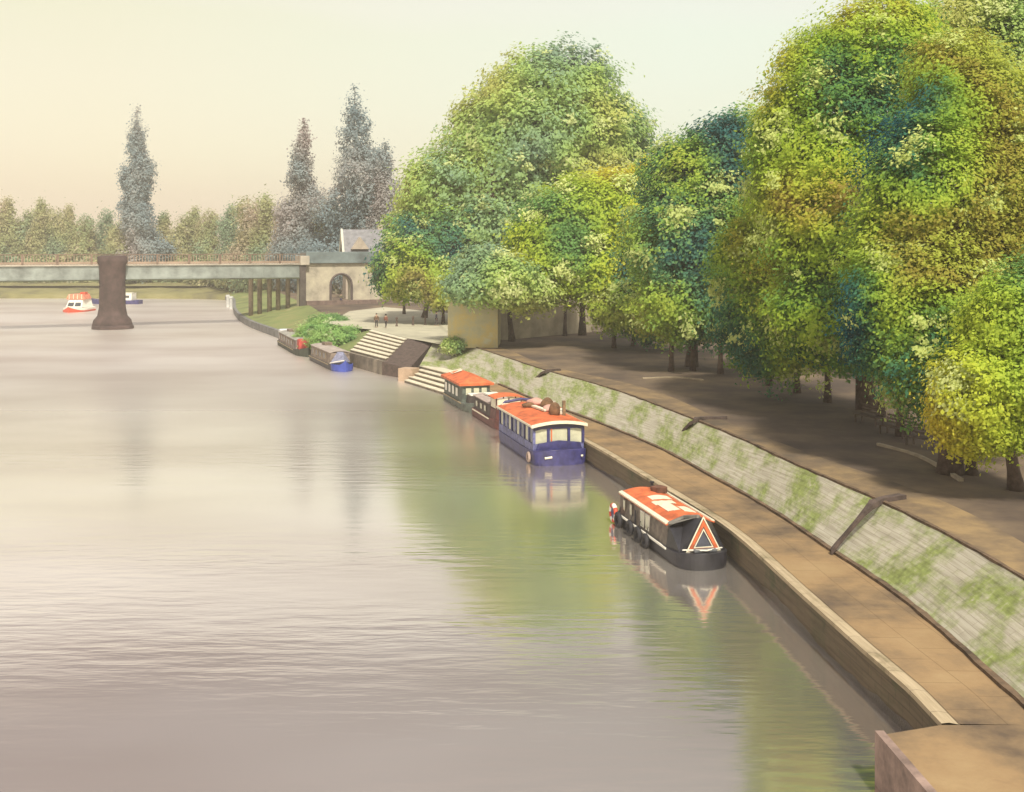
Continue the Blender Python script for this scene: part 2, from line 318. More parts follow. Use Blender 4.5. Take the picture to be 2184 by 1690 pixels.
em = strip('sloping_bank', [[a.lerp(b, k / 6) + Vector((0, 0, .03)) for a, b in zip(Bl, Tl)] for k in range(7)], bankm, rough=.012)
tag(em, 'long sloping bank of pale mossy stone setts above the walkway', 'embankment')
edge = mat('brown_kerb', (.13, .085, .05), .9, .4, 2.0, bump=.4)
def ribbon(name, line, w_, h_, m, label, cat, group=None, z0=0.0, y0=None, y1=None):
    mb = MB(); l = [p for p in line if (y0 is None or p.y >= y0) and (y1 is None or p.y <= y1)]
    rr = random.Random(len(l)); base = None; ps = []
    for i, p in enumerate(l):
        d = (l[min(i + 1, len(l) - 1)] - l[max(i - 1, 0)]).normalized(); nrm = Vector((d.y, -d.x, 0)); j = rr.uniform(.75, 1.25); hh = h_ * rr.uniform(.85, 1.1)
        ps.append([p - nrm * w_ * j / 2 + Vector((0, 0, z0 - .1)), p - nrm * w_ * j / 2 + Vector((0, 0, z0 + hh)), p + nrm * w_ * j / 2 + Vector((0, 0, z0 + hh)), p + nrm * w_ * j / 2 + Vector((0, 0, z0 - .1))])
    vs = [v for q in ps for v in q]; fs = []
    for i in range(len(ps) - 1):
        for k in range(3): fs.append((i * 4 + k, i * 4 + k + 1, i * 4 + 5 + k, i * 4 + 4 + k))
    fs += [(0, 1, 2, 3), tuple(len(vs) - 4 + k for k in (3, 2, 1, 0))]
    mb.add(vs, fs); o = mb.build(name, m); tag(o, label, cat, group); return o
ribbon('kerb', Bl, .20, .10, edge, 'dark brown stone kerb along the foot of the sloping bank', 'kerb', y0=16, y1=88)
ribbon('kerb', [p + Vector((.03, 0, 0)) for p in Tl], .14, .07, edge, 'dark brown kerb along the top of the sloping bank', 'kerb', z0=.01, y0=14, y1=106)

# dark gullies that cut across the bank
def gully(ps, w_, label):
    ribbon('drain_gully', smooth_line(ps, .3), w_, .10, dark, label, 'gully', 'dark stone gullies across the sloping bank', z0=.04)
gully([D(1772, 1180, 1.2), D(1812, 1132, 2.0), D(1856, 1082, 2.82), D(1880, 1070, 2.82), D(1925, 1062, 2.82)], .30, 'nearest dark stone gully crossing the mossy sloping bank')
gully([D(1428, 956, 1.2), D(1455, 926, 2.0), D(1480, 899, 2.82), D(1500, 894, 2.82), D(1550, 893, 2.82)], .26, 'middle dark gully on the bank, above the boat with the triangle')
gully([D(1112, 834, 1.2), D(1140, 812, 2.0), D(1164, 793, 2.82), D(1178, 791, 2.82), D(1195, 790, 2.82)], .30, 'farthest faint gully on the bank behind the moored boats')

# upper ground
soil = mat('soil', (.16, .11, .07), .95, stops=[(.30, (.045, .032, .025)), (.45, (.085, .060, .042)), (.58, (.14, .10, .062)), (.72, (.21, .15, .085))], scale=.16, bump=.4, bscale=3)  # tree shade is put into this dark ground colour
plaza = mat('pale_paving', (.42, .395, .29), .9, .14, .25, bump=.2)
G = [(p.x, p.y) for p in Tl] + [(-10.6, 111.6), (-15.8, 124), (-19, 133), (-26, 153), (-33, 178), (-41, 204), (-52, 240), (-58, 262), (-75, 272), (-130, 274), (-420, 280)]
poly = G + [(-420, 900), (600, 900), (600, -30), (14.2, -30)]
me = bpy.data.meshes.new('ground'); bm = bmesh.new(); vv = [bm.verts.new((x, y, GZ)) for x, y in poly]; f = bm.faces.new(vv)
bmesh.ops.triangulate(bm, faces=[f]); bmesh.ops.recalc_face_normals(bm, faces=bm.faces[:])
bm.to_mesh(me); bm.free(); me.materials.append(soil); go = bpy.data.objects.new('ground', me); COL.objects.link(go); tag(go, kind='structure')
# ochre footpath along the top of the bank
rt = [Vector((p.x + 1.7 + .5 * math.sin(p.y * .2), p.y + .8, GZ)) for p in Tl]
fp = mat('footpath', (.38, .26, .12), .92, stops=[(.34, (.08, .06, .04)), (.48, (.15, .105, .06)), (.62, (.26, .18, .085))], scale=.3, bump=.3, bscale=6)
o = strip('footpath', [[(a + Vector((.1, 0, .005))).lerp(b, k / 3) for a, b in zip(Tl, rt)] for k in range(4)], fp)
for v in o.data.vertices: v.co.z = GZ + .006
tag(o, kind='structure')
# pale plaza
pz = [D(745, 664, GZ), D(820, 655, GZ), D(960, 668, GZ), D(1240, 700, GZ), D(1100, 712, GZ), D(1010, 738, GZ), D(940, 735, GZ), D(905, 728, GZ), D(870, 722, GZ), D(793, 703, GZ), D(760, 700, GZ), D(700, 690, GZ)]
mb = MB(); mb.add([(p.x, p.y, GZ + .012) for p in pz], [tuple(range(len(pz)))]); tag(mb.build('pavement', plaza), kind='structure')

# shore beyond the steps: low wall and grass bank
grassm = mat('grass', (.15, .18, .06), .95, stops=[(.3, (.10, .11, .04)), (.48, (.15, .19, .055)), (.62, (.20, .20, .07)), (.76, (.30, .30, .14))], scale=.22, bump=.5, bscale=4)
W = [(-17.0, 113), (-22.5, 125), (-31, 146), (-41, 170), (-50, 198), (-61, 240), (-66, 253)]
Wl = smooth_line(V2(W, 1.0), 3)
lw = strip('river_wall', [[Vector((p.x, p.y, -.5)) for p in Wl], [Vector((p.x, p.y, 1.0)) for p in Wl], [Vector((p.x + .5, p.y + .1, 1.03)) for p in Wl]],
           mat('grey_wall', (.16, .16, .155), .85, .3, .8, bump=.3), smooth=False)
tag(lw, 'low grey river wall curving from the steps to the bridge', 'river wall')
Gl = resample(smooth_line(V2([(-15.8, 124), (-18.5, 133), (-26, 153), (-33, 178), (-41, 204), (-52, 240), (-58, 262)], GZ), 3), len(Wl))
o = strip('grass_bank', [[(a + Vector((.45, .1, 0))).lerp(b, k / 5) for a, b in zip(Wl, Gl)] for k in range(6)], grassm, rough=.15); tag(o, kind='structure')
Fl = smooth_line(V2([(-66, 253), (-75, 259), (-100, 261), (-140, 262), (-260, 262), (-420, 266)], 0), 5)
Fh = resample(smooth_line(V2([(-58, 262), (-75, 272), (-130, 274), (-420, 280)], GZ), 5), len(Fl))
far_b = mat('far_bank', (.16, .13, .06), .95, stops=[(.3, (.07, .065, .04)), (.5, (.17, .16, .06)), (.7, (.22, .20, .09))], scale=.12, bump=.5, bscale=2)
o = strip('river_bank', [[Vector((a.x, a.y, -.3)) for a in Fl], [a + Vector((0, .4, .9)) for a in Fl]] + [[(a + Vector((0, .6, .9))).lerp(b, k / 4) for a, b in zip(Fl, Fh)] for k in range(1, 5)], far_b, rough=.2); tag(o, kind='structure')
# raised ground behind far bank so the bank reads above the water
mb = MB(); mb.add([(-420, 276, 2.7), (-40, 268, 2.7), (-20, 290, 5), (-420, 300, 5.5)], [(0, 1, 2, 3)]); tag(mb.build('meadow', far_b), kind='structure')

# ------------------------------------------------------------------ steps, ramp, block
L0, L1, R0, R1 = Vector((-17, 113, 0)), Vector((-15.8, 124, 0)), Vector((-12.3, 103.9, 0)), Vector((-10.6, 111.6, 0))
Q0, Q1 = Vector((-9.4, 100.6, 0)), Vector((-7.7, 109.3, 0))
NS = 7
sroot = empty('stone_steps', (L0.x, L0.y, 0), 0, 'wide pale stone steps left of the dark ramp', 'steps')
tread = mat('tread_stone', (.60, .55, .42), .9, .12, 1.2, bump=.2); riser = mat('riser_stone', (.17, .14, .10), .9, .3, 1.5, bump=.3)  # shaded risers and lit treads are painted as two stone colours
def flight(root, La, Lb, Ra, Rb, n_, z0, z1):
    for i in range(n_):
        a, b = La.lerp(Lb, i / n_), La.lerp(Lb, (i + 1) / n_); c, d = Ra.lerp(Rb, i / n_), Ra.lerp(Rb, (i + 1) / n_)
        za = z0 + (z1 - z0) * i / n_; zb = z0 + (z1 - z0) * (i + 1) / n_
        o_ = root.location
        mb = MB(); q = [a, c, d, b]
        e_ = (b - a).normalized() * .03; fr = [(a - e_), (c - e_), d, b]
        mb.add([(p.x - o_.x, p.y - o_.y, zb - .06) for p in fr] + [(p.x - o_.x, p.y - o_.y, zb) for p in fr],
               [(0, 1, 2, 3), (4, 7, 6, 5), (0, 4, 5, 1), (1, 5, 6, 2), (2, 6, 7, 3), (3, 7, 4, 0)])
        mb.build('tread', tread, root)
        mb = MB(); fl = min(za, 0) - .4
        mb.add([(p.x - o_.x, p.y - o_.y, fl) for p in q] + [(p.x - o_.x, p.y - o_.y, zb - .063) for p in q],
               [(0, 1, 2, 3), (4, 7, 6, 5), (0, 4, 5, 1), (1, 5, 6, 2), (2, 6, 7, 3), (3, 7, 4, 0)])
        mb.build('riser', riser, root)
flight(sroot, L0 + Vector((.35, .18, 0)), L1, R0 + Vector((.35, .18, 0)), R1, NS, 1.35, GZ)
# front wall under the first flight and the ramp
def slab_wall(name, pts, z0, z1, th, m, label, cat):
    mb = MB()
    for a, b in zip(pts, pts[1:]):
        d = (b - a).normalized(); nn = Vector((-d.y, d.x, 0)) * th
        q = [a, b, b + nn, a + nn]
        mb.add([(p.x, p.y, z0) for p in q] + [(p.x, p.y, z1) for p in q], [(3, 2, 1, 0), (4, 5, 6, 7), (0, 1, 5, 4), (1, 2, 6, 5), (2, 3, 7, 6), (3, 0, 4, 7)])
    return tag(mb.build(name, m), label, cat)
slab_wall('retaining_wall', [R0 + Vector((.02, -.04, 0)), L0], -.5, 1.33, -.5, mat('grey_brown_wall', (.20, .17, .13), .9, .35, 1.0, bump=.4), 'grey brown retaining wall in the water below the pale steps', 'retaining wall')
mb = MB(); q = [R0, Q0, Q1, R1]; zz = [1.25, .95, GZ, GZ]
mb.add([(p.x, p.y, z) for p, z in zip(q, zz)] + [(p.x, p.y, -.5) for p in q], [(0, 1, 2, 3), (7, 6, 5, 4), (0, 4, 5, 1), (1, 5, 6, 2), (2, 6, 7, 3), (3, 7, 4, 0)])
tag(mb.build('stone_ramp', dark), 'dark brown ramp running down to the water beside the pale steps', 'ramp')
mb = MB(); mb.box(-9.35, 99.6, .3, 1.5, 1.3, 1.7, rz=-.45); tag(mb.build('stone_block', mat('pink_stone', (.40, .29, .20), .85, .15, 1.5, bump=.3), bevel=.05), 'square pinkish stone block at the foot of the dark ramp', 'stone block')
s2 = empty('stone_steps', (-9, 98, 0), 0, 'low steps going down into the water behind the orange-roofed boat', 'steps')
flight(s2, Vector((-9.6, 98.2, 0)), Vector((-8.0, 101.3, 0)), Vector((-3.9, 86.4, 0)), Vector((-1.3, 88.2, 0)), 5, 0.0, QZ + .04)
mb = MB(); mb.add([(-8.6, 101.2, QZ), (-1.3, 88.2, QZ), (-.9, 88.6, QZ + .04), (-7.6, 102, QZ + .05)], [(0, 1, 2, 3)]); mb.build('landing', tread, None).parent = None
o = bpy.data.objects['landing']; o.parent = s2; o.matrix_parent_inverse = Matrix.Translation(-s2.location)

# ------------------------------------------------------------------ foliage
def leaves(name, lobes, m, parent, nclump, per, cr, size, seed, pale=.09, inner=.22, flat=.7, droop=0.0):
    g = np.random.default_rng(seed); lb = np.array(lobes, float)
    ar = (lb[:, 3] * lb[:, 4] + lb[:, 3] * lb[:, 5] + lb[:, 4] * lb[:, 5]); ar /= ar.sum()
    k = int(nclump * 1.7); idx = g.choice(len(lb), k, p=ar); d = g.normal(size=(k, 3)); d /= np.linalg.norm(d, axis=1)[:, None]
    q3 = d * 3.1 + idx[:, None] * 1.7
    wob = 1 + .15 * np.sin(q3[:, 0] * 1.9 + 2 * q3[:, 1]) * np.cos(q3[:, 2] * 2.3 + q3[:, 0]) + .06 * np.sin(q3[:, 1] * 5 + q3[:, 2] * 4)
    rad = np.where(g.random(k) < inner, g.uniform(.45, .85, k), wob * g.uniform(.82, 1.12, k)); spr = g.random(k) < .07; rad[spr] *= g.uniform(1.08, 1.24, spr.sum())
    L = lb[idx]; c = L[:, :3] + d * L[:, 3:6] * rad[:, None]
    ins = np.zeros(k, bool)
    for j, q in enumerate(lb):
        r2 = (((c - q[:3]) / (q[3:6] * .86)) ** 2).sum(1); ins |= (r2 < 1) & (idx != j) & (g.random(k) < .75)
    c = c[~ins][:nclump]; d = d[~ins][:nclump]; k = len(c)
    crs = cr * g.uniform(.45, 1.35, k); tint_c = g.uniform(0, 1, k); pl = (np.sin(c[:, 0] * 1.1 + seed) * np.sin(c[:, 1] * 1.3 + 1) * np.sin(c[:, 2] * 1.2 + seed * 2) > .38) & (g.random(k) < pale * 8); c[pl] += d[pl] * cr * .35; crs[pl] *= .8
    n_ = k * per; ci = np.repeat(np.arange(k), per)
    off = g.normal(size=(n_, 3)) * .5; off[:, 2] *= flat; cen = c[ci] + off * crs[ci][:, None]
    cen[:, 2] -= droop * (off[:, 0] ** 2 + off[:, 1] ** 2) * crs[ci]
    nr = g.normal(size=(n_, 3)) * .27 + d[ci] * .75 + np.array([0, 0, .35]); nr /= np.linalg.norm(nr, axis=1)[:, None]
    a = np.cross(nr, g.normal(size=(n_, 3))); a /= np.linalg.norm(a, axis=1)[:, None]; b = np.cross(nr, a)
    s = (size * g.uniform(.6, 1.4, n_))[:, None]; wd = g.uniform(.45, .75, n_)[:, None]
    v = np.empty((n_, 4, 3)); v[:, 0] = cen - a * s * .5; v[:, 1] = cen + b * s * wd * .5 - nr * s * .08; v[:, 2] = cen + a * s * .5; v[:, 3] = cen - b * s * wd * .5 - nr * s * .08
    me = bpy.data.meshes.new(name); me.vertices.add(n_ * 4); me.vertices.foreach_set('co', v.reshape(-1).astype(np.float32))
    me.loops.add(n_ * 4); me.loops.foreach_set('vertex_index', np.arange(n_ * 4, dtype=np.int32))
    me.polygons.add(n_); me.polygons.foreach_set('loop_start', np.arange(0, n_ * 4, 4, dtype=np.int32))
    at = me.attributes.new('tint', 'FLOAT', 'POINT')
    tv = np.clip(tint_c[ci] * .7 + g.random(n_) * .3, 0, 1); tv = np.where(pl[ci], 2.0, tv)
    at.data.foreach_set('value', np.repeat(tv, 4).astype(np.float32))
    me.update(calc_edges=True); me.materials.append(m)
    o = bpy.data.objects.new(name, me); COL.objects.link(o); o.parent = parent; return o

def trunk(parent, h, r, lobes, seed, lean=(0, 0), m=None, nlimb=7):
    rr = random.Random(seed); mb = MB(); pts = []; rs = []
    for i in range(7):
        t = i / 6; pts.append(Vector((lean[0] * t * h + rr.uniform(-.1, .1) * t, lean[1] * t * h + rr.uniform(-.1, .1) * t, h * t))); rs.append(r * (1.35 if i == 0 else 1) * (1 - .55 * t))
    mb.tube(pts, rs, 9)
    for k in range(nlimb):
        q = lobes[k % len(lobes)]; s = pts[3 + k % 4]; e = Vector(q[:3]) + Vector((rr.uniform(-.4, .4) * q[3], rr.uniform(-.4, .4) * q[4], rr.uniform(-.2, .5) * q[5]))
        mid = s.lerp(e, .5) + Vector((rr.uniform(-.5, .5), rr.uniform(-.5, .5), rr.uniform(0, 1)))
        mb.tube([s, s.lerp(mid, .5) + Vector((0, 0, .3)), mid, e], [r * .5, r * .38, r * .25, r * .07], 6)
    return mb.build('trunk', m or bark, parent, smooth=True)

def tree(name, base, lobespx, m, label, cat, group, seed, nclump, per, cr, size, tr=.35, th=None, dep=None, **kw):
    """lobespx: (x, y, depth, rx_px, ry_px) seen in the photograph, turned into real ellipsoids round the trunk"""
    root = empty(name, base, 0, label, cat, group); lobes = []
    for (x, y, Y, rx, ry) in lobespx:
        c = P(x, y, Y) - Vector(base); s = Y / F; lobes.append((c.x, c.y, c.z, rx * s, (dep or .85) * rx * s, ry * s))
    hz = min(l[2] - l[5] * .2 for l in lobes); th = th or max(2.5, sum(l[2] for l in lobes) / len(lobes))
    cxm = sum(l[0] for l in lobes) / len(lobes) / max(th, 1) * .5
    trunk(root, th, tr, lobes, seed, (cxm, 0))
    leaves('crown', lobes, m, root, nclump, per, cr, size, seed, **kw); return root

GT = 'tall riverside trees on the right bank'
# the big mass on the right, tree by tree
tree('broadleaf_tree', D(1600, 800, GZ) + Vector((1.5, 0, 0)), [(1640, 640, 66, 105, 150), (1600, 560, 66, 75, 90), (1700, 715, 64, 100, 68), (1640, 735, 65, 80, 58), (1690, 480, 68, 100, 110)], L_near,
     'bright green and yellow tree at the left foot of the big right-hand mass', 'tree', GT, 11, 2300, 30, .75, .22, .32)
tree('broadleaf_tree', D(1850, 872, GZ), [(1800, 300, 60, 170, 160), (1870, 130, 60, 130, 120), (1780, 130, 61, 110, 60), (1740, 210, 60, 90, 100), (1690, 330, 60, 85, 110), (1820, 500, 58, 170, 150), (1800, 670, 58, 150, 110), (1900, 60, 61, 90, 60), (1740, 420, 59, 120, 120)], L_near,
     'tallest green tree with its crown reaching the top of the picture left of the corner', 'tree', GT, 12, 4600, 34, .8, .22, .5)
tree('broadleaf_tree', D(2026, 1010, GZ), [(2000, 420, 47, 150, 170), (1980, 640, 46, 160, 150), (2080, 250, 48, 130, 120), (2000, 790, 45, 120, 95), (1930, 720, 46, 110, 90), (2100, 560, 46, 110, 150), (2030, 160, 49, 90, 80), (2120, 720, 46, 110, 130), (2160, 420, 46, 100, 150), (1900, 560, 47, 90, 120)], L_near2,
     'wide tree with blue-green and brown patches over the benches', 'tree', GT, 13, 5200, 34, .62, .17, .42)
tree('broadleaf_tree', D(2100, 1045, GZ) + Vector((1.2, 0, 0)), [(2110, 830, 40, 105, 100), (2060, 890, 40.5, 62, 75), (2190, 700, 40, 100, 130), (2140, 900, 39.5, 60, 60), (2130, 690, 41, 70, 70), (2230, 830, 39, 80, 90)], L_gold,
     'low yellow-green tree at the right edge with foliage hanging near the path', 'tree', GT, 14, 2400, 30, .50, .16, .26)
tree('broadleaf_tree', D(2150, 900, GZ) + Vector((3, 6, 0)), [(2140, 130, 66, 100, 130), (2190, 330, 66, 110, 200), (2060, 60, 67, 90, 70), (2230, 60, 66, 100, 120)], L_dome,
     'pale green tree behind the others in the top right corner', 'tree', GT, 15, 2200, 30, .85, .26, .45)
# middle group
tree('broadleaf_tree', D(1475, 782, GZ), [(1500, 420, 84, 110, 120), (1560, 340, 84, 95, 95), (1450, 520, 83, 110, 110), (1540, 560, 82, 110, 120), (1470, 650, 82, 110, 75), (1580, 665, 81, 75, 62), (1620, 300, 85, 60, 60), (1460, 370, 86, 90, 70)], L_mid,
     'dark blue-green tree in the middle of the row, right of the golden one', 'tree', GT, 16, 3400, 30, .95, .30, .42)
tree('broadleaf_tree', D(1242, 715, GZ), [(1230, 480, 104, 100, 90), (1310, 450, 104, 90, 80), (1200, 560, 103, 95, 80), (1280, 580, 102, 90, 70), (1160, 520, 104, 70, 80), (1370, 480, 104, 60, 90), (1120, 570, 105, 50, 60), (1400, 400, 106, 60, 60)], L_gold,
     'golden yellow-green tree in the middle of the row', 'tree', GT, 17, 2800, 28, 1.05, .36, .36, pale=.12)
tree('broadleaf_tree', D(1385, 735, GZ), [(1370, 600, 100, 75, 90), (1330, 660, 99, 60, 45), (1400, 680, 98, 55, 50)], L_mid,
     'small green tree tucked between the golden and the dark middle trees', 'tree', GT, 18, 900, 26, .95, .32, .3)
tree('broadleaf_tree', D(1000, 690, GZ), [(1150, 300, 140, 150, 130), (1180, 210, 141, 130, 100), (1080, 380, 140, 140, 120), (1240, 330, 141, 130, 120), (980, 430, 139, 110, 100), (1300, 290, 142, 80, 70), (1040, 270, 141, 70, 70), (920, 420, 139, 60, 80), (1060, 500, 138, 130, 110), (1200, 440, 140, 150, 100)], L_dome,
     'very large dome-shaped pale green tree behind the row', 'tree', GT, 19, 5200, 30, 1.5, .52, .9, pale=.07)
tree('broadleaf_tree', D(905, 678, GZ), [(900, 560, 134, 90, 70), (960, 520, 135, 80, 80), (860, 590, 134, 55, 45), (950, 610, 132, 60, 45), (1010, 590, 133, 60, 60), (985, 610, 108, 48, 26), (880, 500, 136, 50, 50)], L_mid,
     'blue-green low-branched tree beside the stone arch', 'tree', GT, 20, 1900, 26, 1.2, .42, .35)
tree('broadleaf_tree', D(1092, 728, GZ), [(1080, 600, 99, 62, 46), (1010, 612, 99.5, 52, 30), (1130, 620, 100, 50, 40), (1040, 575, 101, 60, 40)], L_dome,
     'small light green tree spreading over the pale yellow building', 'tree', GT, 21, 1100, 26, .95, .36, .3)
# slender trunks under the crowns
for i, (x, y, hgt, wh) in enumerate([(1310, 742, 6.5, 'right of the golden tree'), (1352, 738, 6.5, 'below the small green tree'), (1432, 792, 6, 'left of the dark middle tree'), (1537, 797, 6, 'right of the dark middle tree'),
                                    (945, 690, 6, 'left of the yellow building'), (862, 670, 6, 'left of the low-branched tree'), (1920, 930, 5.6, 'beside the benches'), (2072, 1012, 4.5, 'next to the pale kerb stones'), (1640, 822, 5.6, 'under the left foot of the big right-hand mass'), (1700, 838, 5.6, 'between the left foot of the mass and the tallest tree'), (1765, 858, 5.4, 'left of the tallest tree trunk'), (1880, 888, 5.4, 'just right of the tallest tree trunk'), (1478, 790, 6, 'in front of the dark middle tree'), (1205, 716, 6.5, 'left of the golden tree')]):
    b = D(x, y, GZ); root = empty('young_tree', b, 0, 'slender dark young tree ' + wh, 'tree', 'slender young trees under the big crowns')
    lob = [(0, 0, hgt + .4, 1.5, 1.4, 1.2), (.8, .2, hgt - .3, 1, 1, .8)]
    trunk(root, hgt, .20, lob, 40 + i, nlimb=3)
    leaves('crown', lob, [L_mid, L_near, L_near2][i % 3], root, 90, 18, .8, .32 if b.y < 90 else .5, 60 + i)

# conifers and the hazy far wood
def conifer(base, top_px, Yd, half_px, seed, label, m=L_con, squash=1.0, bare=0.0):
    root = empty('conifer', base, 0, label, 'conifer', 'tall conifers beyond the bridge')
    top = P(top_px[0], top_px[1], Yd); hh = top.z - base[2]; rb = half_px * Yd / F; lobes = []; rr = random.Random(seed); dx = top.x - base[0]
    nl = 20
    for i in range(nl):
        t = i / (nl - 1); r = rb * (1 - t) ** .88 * rr.uniform(.65, 1.2) + .25
        a = rr.uniform(0, 6.28); lobes.append((dx * t + math.cos(a) * r * .5, math.sin(a) * r * .4, hh * (.10 + .87 * t), r * .8, r * .8, hh * .06 + .4))
    mb = MB(); mb.tube([(0, 0, 0), (dx * .5, 0, hh * .5), (dx, 0, hh * .99)], [.6, .35, .06], 7); mb.build('trunk', barkp, root, True)
    leaves('crown', lobes, m, root, 1500, 24, 1.2, .55, seed, pale=.01, inner=.4, flat=1.4); return root
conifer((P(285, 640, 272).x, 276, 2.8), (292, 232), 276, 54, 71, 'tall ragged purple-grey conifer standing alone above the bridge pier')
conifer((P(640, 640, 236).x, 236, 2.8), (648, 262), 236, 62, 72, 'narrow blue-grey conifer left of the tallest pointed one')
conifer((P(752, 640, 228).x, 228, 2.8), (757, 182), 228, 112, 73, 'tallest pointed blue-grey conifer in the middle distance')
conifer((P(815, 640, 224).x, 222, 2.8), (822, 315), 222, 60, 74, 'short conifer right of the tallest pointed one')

def far_proto(seed, h, w_):
    root = empty('far_tree', (0, 0, 0)); rr = random.Random(seed)
    lobes = [(rr.uniform(-.3, .3) * w_, rr.uniform(-.3, .3) * w_, h * (.40 + .14 * k), w_ * rr.uniform(.5, .85) * (1 - .13 * k), w_ * .6 * (1 - .1 * k), h * .17) for k in range(5)] + [(0, 0, h * .22, w_, w_, h * .22)]
    trunk(root, h * .6, .35, lobes, seed, m=barkp, nlimb=5)
    leaves('crown', lobes, L_far, root, 560, 26, 1.5, .62, seed, pale=.02, inner=.3, flat=1.3); return root
def copy_tree(o, parent=None):
    c = o.copy(); COL.objects.link(c); c.parent = parent
    for ch in [x for x in COL.objects if x.parent == o]:
        d = ch.copy(); COL.objects.link(d); d.parent = c
    return c
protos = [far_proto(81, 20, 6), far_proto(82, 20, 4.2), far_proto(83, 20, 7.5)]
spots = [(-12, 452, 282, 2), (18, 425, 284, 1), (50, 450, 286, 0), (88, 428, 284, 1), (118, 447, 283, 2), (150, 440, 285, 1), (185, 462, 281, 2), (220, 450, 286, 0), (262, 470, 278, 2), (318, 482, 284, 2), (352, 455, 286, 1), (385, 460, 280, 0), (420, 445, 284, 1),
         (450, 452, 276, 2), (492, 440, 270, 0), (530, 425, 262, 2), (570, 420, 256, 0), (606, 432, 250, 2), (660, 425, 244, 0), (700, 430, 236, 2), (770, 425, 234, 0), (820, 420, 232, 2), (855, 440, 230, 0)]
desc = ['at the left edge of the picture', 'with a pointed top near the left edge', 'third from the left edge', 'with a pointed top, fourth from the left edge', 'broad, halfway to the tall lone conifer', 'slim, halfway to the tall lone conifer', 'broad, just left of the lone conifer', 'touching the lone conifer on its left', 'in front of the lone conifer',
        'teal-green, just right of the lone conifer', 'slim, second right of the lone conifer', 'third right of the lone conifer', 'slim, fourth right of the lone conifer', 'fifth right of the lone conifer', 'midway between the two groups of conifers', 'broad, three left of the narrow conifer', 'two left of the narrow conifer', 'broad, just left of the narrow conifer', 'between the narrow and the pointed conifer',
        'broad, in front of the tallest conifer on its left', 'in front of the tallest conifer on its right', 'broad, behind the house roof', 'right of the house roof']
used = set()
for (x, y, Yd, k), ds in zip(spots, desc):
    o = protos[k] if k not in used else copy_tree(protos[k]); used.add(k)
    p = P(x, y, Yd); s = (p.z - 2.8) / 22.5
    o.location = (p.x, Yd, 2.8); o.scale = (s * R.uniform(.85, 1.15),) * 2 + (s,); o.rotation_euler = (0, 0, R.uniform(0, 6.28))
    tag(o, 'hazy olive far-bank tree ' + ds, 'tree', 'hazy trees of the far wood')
# undergrowth on the far side
hedge_l = []
for i in range(46):
    x = -30 + i * 19.5; Yd = 279 - max(0, x - 420) * .16; p = P(x, 545, Yd); hedge_l.append((p.x, Yd, 4.5 + R.uniform(-1, 1.5), 5.0, 3.0, R.uniform(3, 5.5)))
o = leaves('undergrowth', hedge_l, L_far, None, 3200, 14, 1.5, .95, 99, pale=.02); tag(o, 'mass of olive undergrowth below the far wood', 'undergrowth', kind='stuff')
# shrubs by the steps
for i, (x, y, w_, h_, ds) in enumerate([(668, 722, 34, 24, 'pale-edged leafy shrub at the left of the clump by the steps'), (706, 730, 44, 26, 'bright green rounded shrub in the middle of the clump by the steps'), (745, 722, 32, 20, 'green shrub touching the left end of the pale steps'), (700, 690, 40, 16, 'pale green shrub behind the rounded one')]):
    b = D(x, y + 8, 1.15 if y > 700 else 1.9); root = empty('shrub', b, 0, ds, 'shrub', 'shrubs beside the pale steps'); s = b.y / F
    lob = [(0, 0, h_ * s * .6, w_ * s, w_ * s * .8, h_ * s), (w_ * s * .5, .3, h_ * s * .4, w_ * s * .6, w_ * s * .6, h_ * s * .7)]
    mb = MB(); [mb.tube([(0, 0, -.3), (R.uniform(-.5, .5), R.uniform(-.4, .4), h_ * s)], [.08, .03], 5) for _ in range(4)]; mb.build('stem', bark, root)
    leaves('foliage', lob, L_bush, root, 560, 26, .45, .24, 120 + i, pale=.03)

for i, (x, y, w_, h_, ds) in enumerate([(968, 741, 20, 13, 'small yellowish shrub at the left corner of the pale yellow building')]):
    b = D(x, y, GZ); root = empty('shrub', b + Vector((0, -.6, 0)), 0, ds, 'shrub'); s = b.y / F
    mb = MB(); [mb.tube([(0, 0, -.1), (R.uniform(-.4, .4), R.uniform(-.2, .2), h_ * s)], [.05, .02], 5) for _ in range(3)]; mb.build('stem', bark, root)
    leaves('foliage', [(0, 0, h_ * s * .5, w_ * s, .5, h_ * s), (-w_ * s * .5, .1, h_ * s * .4, w_ * s * .5, .45, h_ * s * .8)], L_dome, root, 220, 18, .4, .2, 150 + i, pale=.05)

# ------------------------------------------------------------------ bridge
conc = mat('bridge_grey', (.22, .25, .23), .85, .3, .35, bump=.3, bscale=2); conc2 = mat('bridge_blue_grey', (.15, .19, .19), .85, .25, .4, bump=.3, bscale=2)
parap = mat('parapet_brown', (.30, .22, .16), .85, .2, .3); railm = mat('rail_dark', (.16, .11, .08), .8, .2, 1)
pierm = mat('pier_stone', (.065, .042, .038), .95, .35, .7, bump=.5, bscale=2)
abm = mat('abutment_stone', (.33, .29, .22), .9, stops=[(.3, (.24, .22, .17)), (.46, (.38, .34, .26)), (.6, (.46, .42, .31)), (.72, (.54, .50, .38))], scale=.5, bump=.5, bscale=3)
BX = Vector((27, 13, 0)).normalized(); BA = math.atan2(13, 27)
br = empty('footbridge', (-60, 165, 0), BA, 'long grey girder bridge with a brown parapet crossing the river', 'bridge')
